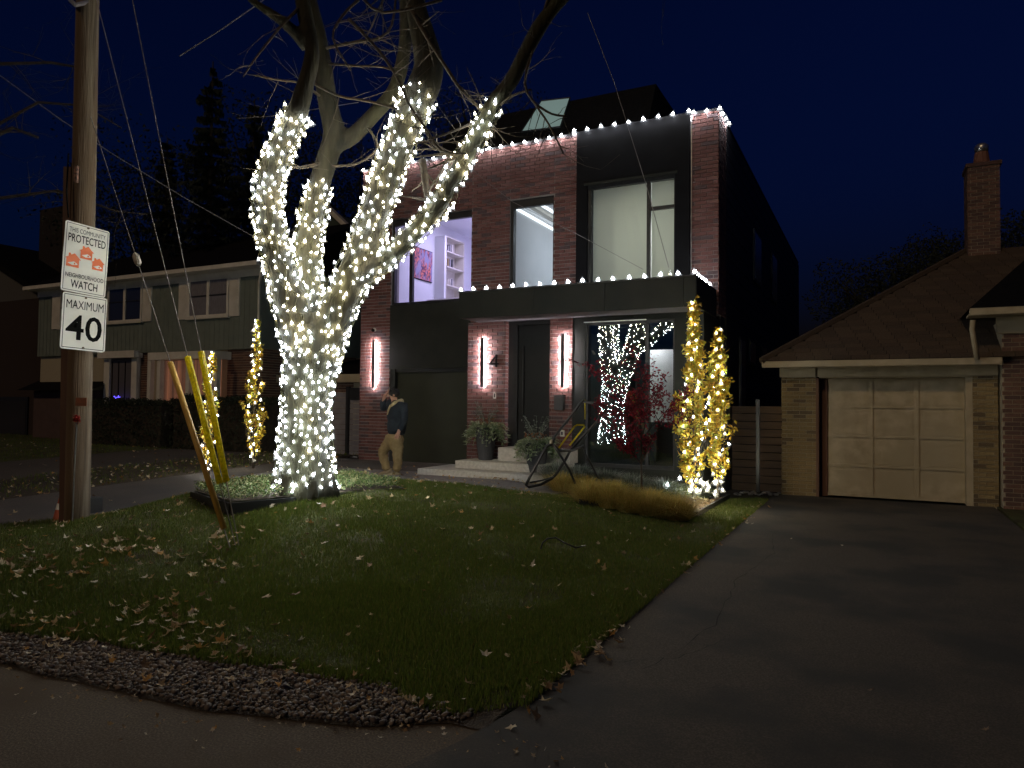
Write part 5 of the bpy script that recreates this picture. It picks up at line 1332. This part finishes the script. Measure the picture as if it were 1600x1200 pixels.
# hip roof: apex seen near the chimney
RY = GY + 4.2
ap = P(1510, 393, y=RY); zr_ = ap.z; e0 = Vector((ex0, EY, zea + .09)); e1 = Vector((gx1 + 2.2, EY, zea + .09)); ap0 = Vector((ap.x, RY, zr_)); ap1 = Vector((gx1 + 2.2, RY, zr_)); eb_ = Vector((ex0, RY + 4.4, zea + .09))
rf = MB(); rf.add([e0, e1, ap1, ap0, eb_], [(0, 1, 2, 3), (4, 0, 3)]); rfo = rf.build('roof', M['roofdark'], GH)
sh_ = MB(); nrow = 34
for r in range(nrow):
    t0, t1 = r / nrow, (r + 1.15) / nrow
    a0, a1 = e0.lerp(ap0, t0), e1.lerp(ap1, t0); n = int((a1 - a0).length / .30); sl_ = (ap0 - e0); up_ = Vector((0, RY - EY, zr_ - zea - .09)); nrm = up_.cross(Vector((1, 0, 0))).normalized() * -1
    for k in range(n):
        x = a0.x + (k + (r % 2) * .5) * .30
        c = Vector((x + .15, 0, 0)); c.y = EY + (RY - EY) * (t0 + .5 / nrow); c.z = e0.z + up_.z * (t0 + .5 / nrow)
        ed = e0.x + (ap0.x - e0.x) * (t0 + .5 / nrow); hw_ = .146
        if c.x + .12 < ed + .06: continue
        if c.x - .146 < ed + .05: hw_ = (c.x + .146 - ed - .05) / 2; c.x = ed + .05 + hw_
        sh_.obox(c + nrm * (.010 + random.uniform(0, .005)) , (hw_, 0, 0), up_ * (.54 / nrow), nrm * .005)
sh_.build('shingles', M['roof'], rfo, kind='stuff')
MB().tube([e0 + Vector((0, 0, .01)), ap0 + Vector((0, 0, .02))], .07, 6).build('hip_ridge', M['roof'], rfo)
# chimney
cA, cB = P(1512, 262, y=RY - .3), P(1562, 262, y=RY - .3)
ch = MB(); ch.box(cA.x, cB.x, RY - .3, RY + .35, zr_ - 1.6, cA.z); cho = ch.build('chimney', M['mortar_tan'], GH)
cbk = Bricks(M['brownbrick']); cbk.lay((0, RY - .3, 0), FX, FP, cA.x, cB.x, zr_ - 1.3, cA.z - .01, 0); r1 = MB()
for it in cbk.items: r1.obox(it[0], it[1] * (it[3] / 2), it[2] * .012, (0, 0, it[4] / 2))
lb = Bricks(M['brownbrick']); lb.lay((cA.x, 0, 0), FU, -FX, RY - .3, RY + .35, zr_ - 1.0, cA.z - .01, 0)
for it in lb.items: r1.obox(it[0], it[1] * (it[3] / 2), it[2] * .012, (0, 0, it[4] / 2))
r1.build('brick_courses', M['brownbrick'], cho, kind='stuff')
MB().box(cA.x - .04, cB.x + .04, RY - .34, RY + .4, cA.z, cA.z + .08).build('chimney_cap', M['brownbrick'], cho)
q = Vector(((cA.x + cB.x) / 2, RY, cA.z + .08)); MB().lathe(q, [(.17, 0), (.13, .30)], 12).build('flue_pot', mat('clay', (.2, .09, .06), rough=.8), cho)
MB().lathe(q + Vector((0, 0, .30)), [(.09, 0), (.13, .03), (.14, .14), (.08, .2), (.001, .21)], 12).build('flue_cowl', M['metal'], cho, smooth=True)
# main house wing further right
RH2 = thing('brick_house', (gx1, GY, 0), 'dark brick house wing with white eaves at the right edge', 'house')
wx = P(1562, 700, y=GY + .0).x
WY = GY - .25
zh = P(1580, 497, y=WY).z
mb = MB(); mb.box(gx1 + .03, gx1 + 5, WY, WY + 6, -.05, zh - .02); w2 = mb.build('brick_wall', M['mortar_tan'], RH2)
hb = Bricks(M['brownbrick']); hb.lay((0, WY, 0), FX, FP, gx1 + .03, gx1 + 2.2, .01, zh - .03, 0); r1 = MB()
for it in hb.items: r1.obox(it[0], it[1] * (it[3] / 2), it[2] * .012, (0, 0, it[4] / 2))
r1.build('brick_courses', M['brownbrick'], w2, kind='stuff')
gX = P(1515, 492, y=WY - .4).x
mb = MB(); mb.box(gX, gx1 + 5, WY - .45, WY - .35, zh + .02, zh + .14); mb.build('gutter', M['cream'], RH2, bevel=.015)
mb = MB(); mb.box(gX, gx1 + 5, WY - .348, WY + .1, zh + .03, zh + .06); mb.build('soffit', M['cream'], RH2)
mb = MB(); mb.box(gx1 - .05, gx1 + 5, WY - .06, WY - .003, zh - .25, zh + .02); mb.build('frieze_board', M['cream'], RH2)
mb = MB(); mb.add([(gX, WY - .46, zh + .14), (gx1 + 5, WY - .46, zh + .14), (gx1 + 5, WY + 4, zh + 2.6), (gX + 2.4, WY + 4, zh + 2.6), (gX, WY + 7, zh + .14)], [(0, 1, 2, 3), (4, 0, 3)]); mb.build('roof', M['roofdark'], RH2)
d0 = P(1520, 500, y=WY - .4)
MB().tube([d0, P(1519, 515, y=WY - .38), P(1523, 540, y=WY - .3), P(1527, 562, y=WY - .25)], .04, 8).build('downspout', M['cream'], RH2, smooth=True)

# fence and gate between the houses, right
FYr = P(1200, 768, z=.02).y
FN = thing('wood_fence', (-2.2, FYr, 0), 'dark horizontal board fence and gate between the modern house and the garage', 'fence')
fa, fb = P(1141, 700, y=FYr).x, gx0 - .02; fz = P(1200, 634, y=FYr).z; fm = P(1184, 700, y=FYr).x
nb_ = 11
for k in range(nb_):
    z0 = .02 + k * (fz - .02) / nb_; z1 = z0 + (fz - .02) / nb_ - .012
    for a, b in ((fa, fm - .03), (fm + .04, fb)): MB().box(a, b, FYr + random.uniform(-.004, .004), FYr + .03, z0, z1).build('fence_board', M['wood'], FN)
MB().box(fm - .028, fm + .038, FYr - .04, FYr + .05, 0, fz + .12).build('gate_post', mat('steel_post', (.012, .012, .012), rough=.3), FN)
# rough stones where the lawn meets the fence
mb = MB()
for k in range(16):
    p = P(1150 + k * 4.5, 770 + random.uniform(-2, 3), z=.03); s = random.uniform(.03, .06); mb.lathe(p, [(s * .6, -s * .4), (s, 0), (s * .6, s * .4), (.002, s * .5)], 6)
tag(mb.build('edging_stones', M['pave']), 'row of small pale stones at the foot of the wooden fence', 'stones', None, 'stuff')

# fence, left side of the modern house
LY = 14.2
LG = thing('side_gate', (P(540, 700, y=LY).x, LY, .3), 'grey side gate with a black post between the maple and the garage pier', 'gate')
a0_, a1_, a2_ = P(500, 650, y=LY).x, P(544, 650, y=LY).x, P(563, 650, y=LY).x; lz = P(530, 613, y=LY).z; l0 = P(530, 712, y=LY).z
for k in range(12):
    z0 = l0 + k * (lz - l0) / 12; z1 = z0 + (lz - l0) / 12 - .01
    MB().box(a0_ - .8, a1_ - .05, LY, LY + .03, z0, z1).build('gate_board', M['greywood'], LG)
    MB().box(a1_ + .05, a2_, LY, LY + .03, z0, z1).build('gate_board', M['greywood'], LG)
MB().box(a1_ - .045, a1_ + .045, LY - .05, LY + .04, l0 - .05, P(544, 604, y=LY).z).build('gate_post', M['frame'], LG)
MB().box(a1_ - .045, a2_, LY - .03, LY - .002, P(544, 625, y=LY).z, P(544, 606, y=LY).z).build('gate_rail', M['frame'], LG)
pp = []; mb = MB()
for k in range(160):
    p = P(random.uniform(500, 557), 716 + random.uniform(-3, 3), y=LY - .25); s = random.uniform(.02, .04); mb.lathe(p, [(s * .6, -s * .4), (s, 0), (s * .5, s * .5)], 5)  # chips modelled in place of the glow from a heap of lights
tag(mb.build('glow_chips', M['pile']), 'heap of white chips standing for the glow of heaped string lights at the foot of the grey side gate', 'glow_heap', None, 'stuff')

# ------------------------------------------------------------------ left neighbour: green sided house
NY = 14.6
NH = thing('green_house', (-17, NY, .3), 'two-storey house with green siding above brick and white-framed windows', 'house')
nx1 = P(408, 500, y=NY).x; nx0 = P(60, 500, y=NY).x
ze = P(400, 420, y=NY).z; zmid = P(300, 548, y=NY).z
print('green house', nx0, nx1, ze, zmid)
mb = MB(); mb.box(nx0, nx1, NY, NY + 9, zmid, ze); mb.build('upper_wall', M['green'], NH)
mb = MB(); mb.box(nx0, nx1 - .05, NY + .12, NY + 9, .1, zmid - .003); lwn = mb.build('lower_wall', M['mortar_tan'], NH)
hb = Bricks(M['brownbrick']); hb.lay((0, NY + .12, 0), FX, FP, P(350, 600, y=NY).x, nx1 - .05, .3, zmid - .01, 0); hb.lay((nx1 - .05, 0, 0), FU, FX, NY + .12, NY + 4.2, .3, zmid - .01, 0); hb.lay((0, NY + .12, 0), FX, FP, P(215, 600, y=NY).x, P(235, 600, y=NY).x, .3, zmid - .01, 0)
r1 = MB()
for it in hb.items: r1.obox(it[0], it[1] * (it[3] / 2), it[2] * .012, (0, 0, it[4] / 2))
r1.build('brick_courses', M['brownbrick'], lwn, kind='stuff')
x = nx0 + .1
while x < nx1 - .02:
    MB().box(x, x + .03, NY - .010, NY - .002, zmid + .02, ze - .2).build('batten', M['green'], NH); x += .20
MB().box(nx0, nx1 + .02, NY - .05, NY - .002, ze - .2, ze).build('frieze_board', M['white'], NH)
MB().box(nx0 - .2, nx1 + .25, NY - .45, NY - .33, ze + .0, ze + .13).build('gutter', M['white'], NH, bevel=.015)
MB().box(nx0 - .2, nx1 + .25, NY - .328, NY + .1, ze + .003, ze + .05).build('soffit', M['white'], NH)
mb = MB(); yr = NY + 4.5; zrr = ze + 2.4
mb.add([(nx0 - .2, NY - .46, ze + .13), (nx1 + .25, NY - .46, ze + .13), (nx1 + .25, yr, zrr), (nx0 - .2, yr, zrr), (nx0 - .2, NY + 9.4, ze + .13), (nx1 + .25, NY + 9.4, ze + .13)], [(0, 1, 2, 3), (3, 2, 5, 4), (1, 5, 2), (0, 3, 4)]); mb.build('roof', M['roofdark'], NH)
q = P(403, 430, y=NY - .1); MB().tube([P(408, 425, y=NY - .35), P(405, 440, y=NY - .06), P(404, 495, y=NY - .06), P(403, 540, y=NY - .06)], .035, 8).build('downspout', M['white'], NH, smooth=True)
dark_pane = mat('night_pane', (.03, .03, .04), rough=.12, spec=.6)
curt = mat('lace_curtain', (.14, .13, .15), (.22, .21, .24), .9, 14, stretch=(8, 8, .6))
def nwin(px0, px1, py0, py1, sh_l, sh_r, mtp, yy=NY):
    A = P(px0, (py0 + py1) / 2, y=yy); B = P(px1, (py0 + py1) / 2, y=yy); cx = (px0 + px1) / 2; z1 = P(cx, py0, y=yy).z; z0 = P(cx, py1, y=yy).z
    f = MB(); t_ = .07
    f.box(A.x, A.x + t_, yy - .06, yy - .003, z0, z1); f.box(B.x - t_, B.x, yy - .06, yy - .003, z0, z1); f.box(A.x + t_, B.x - t_, yy - .06, yy - .003, z1 - t_, z1); f.box(A.x - .04, B.x + .04, yy - .10, yy - .003, z0 - .08, z0)
    f.box(A.x + t_, B.x - t_, yy - .055, yy - .003, z0, z0 + .04)
    m_ = (A.x + B.x) / 2; f.box(m_ - .05, m_ + .05, yy - .058, yy - .003, z0 + .04, z1 - t_); wo2 = f.build('window', M['white'], NH)
    for a, b in ((A.x + t_, m_ - .05), (m_ + .05, B.x - t_)):
        MB().box(a + .002, b - .002, yy - .03, yy - .022, z0 + .042, z1 - t_ - .002).build('pane', mtp, wo2)
        MB().box(a + .002, b - .002, yy - .045, yy - .031, (z0 + z1) / 2 - .02, (z0 + z1) / 2 + .02).build('sash_bar', M['frame'], wo2)
    for s, on in ((0, sh_l), (1, sh_r)):
        if on:
            xa = A.x - .42 if s == 0 else B.x + .02; sh2 = MB(); sh2.box(xa, xa + .40, yy - .045, yy - .003, z0 - .05, z1 + .0); so2 = sh2.build('shutter', M['white'], NH)
            for k in range(14): MB().box(xa + .05, xa + .35, yy - .056, yy - .046, z0 + .03 + k * (z1 - z0 - .1) / 14, z0 + .03 + (k + .7) * (z1 - z0 - .1) / 14).build('slat', M['white'], so2)
nwin(296, 359, 430, 494, 1, 1, curt); nwin(170, 224, 441, 502, 0, 1, dark_pane); nwin(95, 140, 450, 510, 1, 0, dark_pane)
# porch bay with lit curtain
A, B = P(232, 600, y=NY - .5), P(343, 600, y=NY - .3); za, zb_ = P(290, 620, y=NY - .5).z, P(290, 560, y=NY - .5).z
bay = MB(); bay.box(A.x, B.x, NY - .55, NY + .1, zb_ - .02, zb_ + .2); bay.build('bay_cornice', M['white'], NH)
bay = MB()
for px in (232, 247, 292, 335): q = P(px, 600, y=NY - .45); bay.box(q.x, q.x + .14, NY - .5, NY - .36, .3, zb_ - .022)
bay.box(A.x, B.x, NY - .5, NY - .36, .3, za - .15)
bay.build('bay_window', M['white'], NH)
cu = MB(); n = 70
for i in range(n):
    x0c = A.x + .1 + (B.x - A.x - .2) * i / n; x1c = A.x + .1 + (B.x - A.x - .2) * (i + 1) / n; y0c = NY - .18 + .03 * math.sin(i * 1.1); y1c = NY - .18 + .03 * math.sin((i + 1) * 1.1)
    cu.add([(x0c, y0c, za - .2), (x1c, y1c, za - .2), (x1c, y1c, zb_ - .03), (x0c, y0c, zb_ - .03)], [(0, 1, 2, 3)])
cm = bpy.data.materials.new('orange_curtain'); cm.use_nodes = True; t_ = cm.node_tree; b_ = t_.nodes['Principled BSDF']; tc = t_.nodes.new('ShaderNodeTexCoord'); mp = t_.nodes.new('ShaderNodeMapping'); mp.inputs['Scale'].default_value = (3.2, .01, .01)
nz = t_.nodes.new('ShaderNodeTexNoise'); nz.inputs['Scale'].default_value = 1.6; nz.inputs['Detail'].default_value = 3; cr = t_.nodes.new('ShaderNodeValToRGB'); cr.color_ramp.elements[0].position = .42; cr.color_ramp.elements[0].color = (.10, .05, .035, 1); cr.color_ramp.elements[1].position = .66; cr.color_ramp.elements[1].color = (.42, .17, .09, 1)
t_.links.new(tc.outputs['Object'], mp.inputs[0]); t_.links.new(mp.outputs[0], nz.inputs[0]); t_.links.new(nz.outputs[0], cr.inputs[0]); t_.links.new(cr.outputs[0], b_.inputs['Base Color']); t_.links.new(cr.outputs[0], b_.inputs['Emission Color']); b_.inputs['Emission Strength'].default_value = .35
cu.build('lit_curtain', cm, NH)
# front door with storm grille
A, B = P(163, 600, y=NY), P(214, 600, y=NY); z1 = P(188, 560, y=NY).z
mb = MB(); mb.box(A.x, A.x + .28, NY - .03, NY + .1, .3, z1); mb.box(B.x - .25, B.x, NY - .03, NY + .1, .3, z1); mb.box(A.x - .1, B.x + .1, NY - .2, NY + .1, z1 + .003, z1 + .22); mb.build('door_surround', M['white'], NH)
mb = MB(); mb.box(A.x + .282, B.x - .252, NY + .02, NY + .07, .3, z1 - .002); dro = mb.build('front_door', mat('door_grey', (.10, .09, .10), rough=.6), NH)
for k in range(4): x = A.x + .36 + k * (B.x - A.x - .65) / 3; MB().box(x, x + .02, NY + .0, NY + .019, .5, z1 - .1).build('grille_bar', M['black'], dro)
q = P(183, 621, y=NY - .15); t = thing('porch_lights', q, 'small string of blue lights by the neighbour front door', 'string lights'); bm2 = mesh_only(bulb_mb(.014, .04), 'bulb', emit('blue_bulb', (.12, .08, 1), 4)); wp = []
for k in range(10): w_ = q + Vector((random.uniform(-.2, .2), random.uniform(-.02, .02), random.uniform(-.05, .05))); wp.append(w_); inst('bulb', bm2, t, w_)
MB().tube(wp, .002, 3, False).build('wire', M['wire'], t)
# low brick wing lit by the sconce glow behind the big maple
mb = MB(); wgy = 15.5; wa, wb = P(412, 650, y=wgy).x, P(565, 650, y=wgy).x; wz = P(500, 598, y=wgy).z
WG = thing('garage_wing', (wa, wgy, .3), 'low brick side garage with pale trim seen past the wrapped trunk', 'garage')
mb = MB(); mb.box(wa, wb + .6, wgy + .002, wgy + 5, .1, wz); wgo = mb.build('brick_wall', M['mortar_tan'], WG)
hb = Bricks(M['brownbrick']); hb.lay((0, wgy, 0), FX, FP, wa, wb - .3, .3, wz - .01, 0); r1 = MB()
for it in hb.items: r1.obox(it[0], it[1] * (it[3] / 2), it[2] * .012, (0, 0, it[4] / 2))
r1.build('brick_courses', M['brownbrick'], wgo, kind='stuff')
MB().box(wa - .1, wb + .6, wgy - .25, wgy + 5, wz + .003, wz + .22).build('fascia', M['cream'], WG)
mb = MB(); mb.add([(wa - .1, wgy - .25, wz + .22), (wb + .6, wgy - .25, wz + .22), (wb + .6, wgy + 5, wz + 1.2), (wa - .1, wgy + 5, wz + 1.2)], [(0, 1, 2, 3)]); mb.build('roof', M['roofdark'], WG)
# dark gabled house further back
mb = MB(); q0, q1 = P(425, 500, y=21), P(575, 500, y=21); zt_ = P(500, 330, y=21).z; zb2 = P(575, 420, y=21).z
BG = thing('gabled_house', (q0.x, 21, .3), 'dark green gabled house behind, between the limbs of the maple', 'house')
xm_ = P(510, 330, y=21).x
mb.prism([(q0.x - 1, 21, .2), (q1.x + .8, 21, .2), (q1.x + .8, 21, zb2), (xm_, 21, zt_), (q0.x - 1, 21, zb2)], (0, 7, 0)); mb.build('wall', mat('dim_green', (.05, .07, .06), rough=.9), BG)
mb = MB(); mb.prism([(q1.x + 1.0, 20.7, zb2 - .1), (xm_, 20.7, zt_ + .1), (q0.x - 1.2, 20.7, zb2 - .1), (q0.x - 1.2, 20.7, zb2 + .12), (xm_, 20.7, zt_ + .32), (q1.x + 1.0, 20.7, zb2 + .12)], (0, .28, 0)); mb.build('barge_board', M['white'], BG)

# far left house
FL = thing('brick_bungalow', (-24, 15, .3), 'dark house with a pale gable and low garage at the far left', 'house')
fy = 15.5; xa, xb2 = P(-160, 600, y=fy).x, P(62, 600, y=fy).x; zf = P(20, 470, y=fy).z; zp = P(60, 385, y=fy).z
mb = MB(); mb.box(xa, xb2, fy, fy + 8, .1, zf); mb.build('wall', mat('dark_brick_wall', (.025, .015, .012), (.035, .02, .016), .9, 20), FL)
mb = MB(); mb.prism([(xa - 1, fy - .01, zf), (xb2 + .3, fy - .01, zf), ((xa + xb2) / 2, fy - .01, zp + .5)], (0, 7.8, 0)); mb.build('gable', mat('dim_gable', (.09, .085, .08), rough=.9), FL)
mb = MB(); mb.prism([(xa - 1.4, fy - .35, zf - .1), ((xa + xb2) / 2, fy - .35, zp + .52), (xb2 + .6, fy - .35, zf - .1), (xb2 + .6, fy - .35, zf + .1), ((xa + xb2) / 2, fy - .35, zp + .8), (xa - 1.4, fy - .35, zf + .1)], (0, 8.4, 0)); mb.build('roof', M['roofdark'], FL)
qa, qb = P(52, 650, y=fy - 1), P(150, 650, y=fy - 1)
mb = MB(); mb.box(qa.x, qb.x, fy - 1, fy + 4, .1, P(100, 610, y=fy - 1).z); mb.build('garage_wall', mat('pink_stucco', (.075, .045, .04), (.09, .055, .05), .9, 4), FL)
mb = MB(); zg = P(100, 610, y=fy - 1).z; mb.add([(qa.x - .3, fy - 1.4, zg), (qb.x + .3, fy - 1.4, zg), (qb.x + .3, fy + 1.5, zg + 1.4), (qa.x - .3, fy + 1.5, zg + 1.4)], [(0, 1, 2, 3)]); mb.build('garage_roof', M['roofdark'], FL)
mb = MB(); c0, c1 = P(62, 350, y=fy + 2), P(104, 350, y=fy + 2); mb.box(c0.x, c1.x, fy + 2, fy + 3, 2, P(80, 325, y=fy + 2).z); mb.build('chimney', mat('dark_chimney_brick', (.014, .010, .009), (.02, .014, .012), .95, 20), FL)  # near-black chimney colour with slight noise
A, B = P(-5, 640, y=fy), P(45, 640, y=fy); mb = MB(); mb.box(A.x, B.x, fy - .05, fy - .003, P(20, 700, y=fy).z, P(20, 620, y=fy).z); wv = mb.build('window', M['frame'], FL)
MB().box(A.x + .1, B.x - .1, fy - .058, fy - .051, P(20, 694, y=fy).z, P(20, 626, y=fy).z).build('pane', dark_pane, wv)

# hedges
def hedge(name, x0, x1, y0, y1, z0, z1, n, label, mt=None):
    t = thing(name, ((x0 + x1) / 2, (y0 + y1) / 2, z0), label, 'hedge'); mb = MB(); pts = []
    core = MB().box(x0 + .12, x1 - .12, y0 + .12, y1 - .12, z0, z1 - .12).build('branches', M['darkbark'], t)
    for _ in range(n):
        f = random.random(); x = random.uniform(x0, x1); 
        if f < .45: y, z = y0 + random.uniform(-.06, .12), random.uniform(z0, z1)
        else: y, z = random.uniform(y0, y1), z1 + random.uniform(-.14, .06)
        k = .08 * noise.noise(Vector((x * 2, y * 2, z * 2))); pts.append((x, y - k, z + k * 1.4))
    leafcloud(mb, pts, .045); mb.build('leaves', mt or M['hedge'], t, kind='stuff')
hx = [P(150, 690, y=13.6).x, P(420, 690, y=13.6).x]
hz1 = P(250, 628, y=13.6).z
hedge('hedge', hx[0], hx[0] + (hx[1] - hx[0]) * .48, 13.2, 14.2, .3, hz1, 5200, 'dark clipped hedge under the lit bay window, left half')
hedge('hedge', hx[0] + (hx[1] - hx[0]) * .5, hx[1], 13.3, 14.2, .3, hz1 + .1, 5200, 'dark hedge behind the yellow guards, right half of the row')

# background trees
def conifer(px, ptop_, d, zb_, w, label):
    top = P(px, ptop_, d=d); base = Vector((top.x, top.y, zb_)); h = top.z - zb_; rr = random.Random(px)
    t = thing('spruce_tree', base, label, 'tree'); MB().tube([base, top], [.22, .02], 7).build('trunk', M['darkbark'], t)
    mb = MB(); z = h * .12
    while z < h * .985:
        f = 1 - z / h; L = w * (f ** 1.0) * rr.uniform(.6, 1.2) + .03
        for k in range(10):
            a = rr.uniform(0, 6.28); o = Vector((math.cos(a), math.sin(a), 0)); l = L * rr.uniform(.6, 1.15); p0 = base + Vector((0, 0, z)); s = o.cross(Vector((0, 0, 1)))
            n = 8; prev = p0
            for i in range(1, n + 1):
                u = i / n; q = p0 + o * l * u + Vector((0, 0, -l * .28 * u + l * .16 * u * u * u)); wd = (.03 + .2 * (1 - u)) * min(1, l)
                for sgn in (-1, 1):
                    for j in range(2):
                        e = (prev.lerp(q, rr.random())); mb.add([e, e + o * .14, e + (s * sgn * (wd + rr.uniform(.03, .14) * min(1, l)) + o * rr.uniform(0, .2) + Vector((0, 0, rr.uniform(-.28, -.02))))], [(0, 1, 2)])
                prev = q
        z += h * .026
    mb.build('foliage', M['needle'], t, kind='stuff')
conifer(333, 96, 26, .3, 3.1, 'tall dark spruce against the night sky behind the green sided house')
conifer(398, 155, 28, .3, 2.9, 'shorter dark spruce just right of the tall spruce')
conifer(262, 215, 30, .3, 2.6, 'small dark spruce just left of the tall spruce')
def broad(px, py, d, rx, rz, label, n=9000, leaf=.10):
    c = P(px, py, d=d); base = Vector((c.x, c.y, 0)); rr = random.Random(px); t = thing('background_tree', base, label, 'tree'); mb = MB()
    mb.tube([base, c - Vector((0, 0, rz * .6)), c], [.25, .18, .08], 7)
    for k in range(12): a = rr.uniform(0, 6.28); mb.tube([c - Vector((0, 0, rz * .6)), c + Vector((math.cos(a) * rx * .7, math.sin(a) * rx * .7, rr.uniform(-.2, .8) * rz))], [.09, .02], 4, False)
    mb.build('trunk', M['darkbark'], t); pts = []
    for _ in range(n):
        v = Vector((rr.gauss(0, 1), rr.gauss(0, 1), rr.gauss(0, 1))).normalized(); k = rr.random() ** .4 * (1 + .5 * noise.noise(v * 2.2 + Vector((px, 0, 0)))); pts.append(c + Vector((v.x * rx * k, v.y * rx * k, v.z * rz * k)))
    lm = MB(); leafcloud(lm, pts, leaf); lm.build('crown', M['hedge'], t, kind='stuff')
broad(1385, 470, 36, 3.6, 2.3, 'dark rounded tree behind the garage roof, next to the modern house')
broad(1470, 430, 40, 2.6, 2.6, 'dark tree touching the left side of the brick chimney')
broad(1600, 425, 34, 2.4, 3.2, 'dark tree at the right edge behind the house wing')
broad(250, 390, 32, 4.5, 5.0, 'wide dark tree mass behind the roof of the green sided house', 14000)
broad(430, 330, 34, 3.6, 5.5, 'dark tree behind the left limb of the maple', 12000)
broad(560, 330, 36, 3.2, 4.0, 'dark tree seen between the maple limbs beside the brick house', 6000)
broad(740, 215, 40, 5, 1.7, 'low dark treetop showing above the brick roof edge', 4000)
# bare boughs at the left edge
rs = random.Random(21); t = thing('bare_tree', P(-120, 780, d=11), 'bare dark tree at the left edge whose boughs pass behind the pole', 'tree'); mb = MB()
mb.tube([P(-140, 800, d=11), P(-150, 300, d=11), P(-130, 60, d=11)], [.2, .16, .1], 8); mb.build('trunk', M['twig'], t)
for l in ([(-130, 220), (-40, 215), (60, 160), (130, 165), (190, 200)], [(-140, 330), (0, 310), (90, 298), (180, 330), (230, 335)], [(-130, 120), (0, 100), (80, 98), (150, 110)], [(-100, 260), (20, 200), (60, 215)]):
    pts = [P(a, b, d=11 + i * .3) for i, (a, b) in enumerate(l)]; mb = MB(); mb.tube(pts, [.035 - .006 * i for i in range(len(pts))], 5)
    for i in range(1, len(pts)):
        for _ in range(3): grow(mb, pts[i - 1].lerp(pts[i], rs.random()), Vector((rs.uniform(-1, 1), rs.uniform(-1, 1), rs.uniform(-.6, .9))), .009, rs.uniform(.5, 1.1), 2, rs)
    mb.build('branch', M['darkbark'], t)
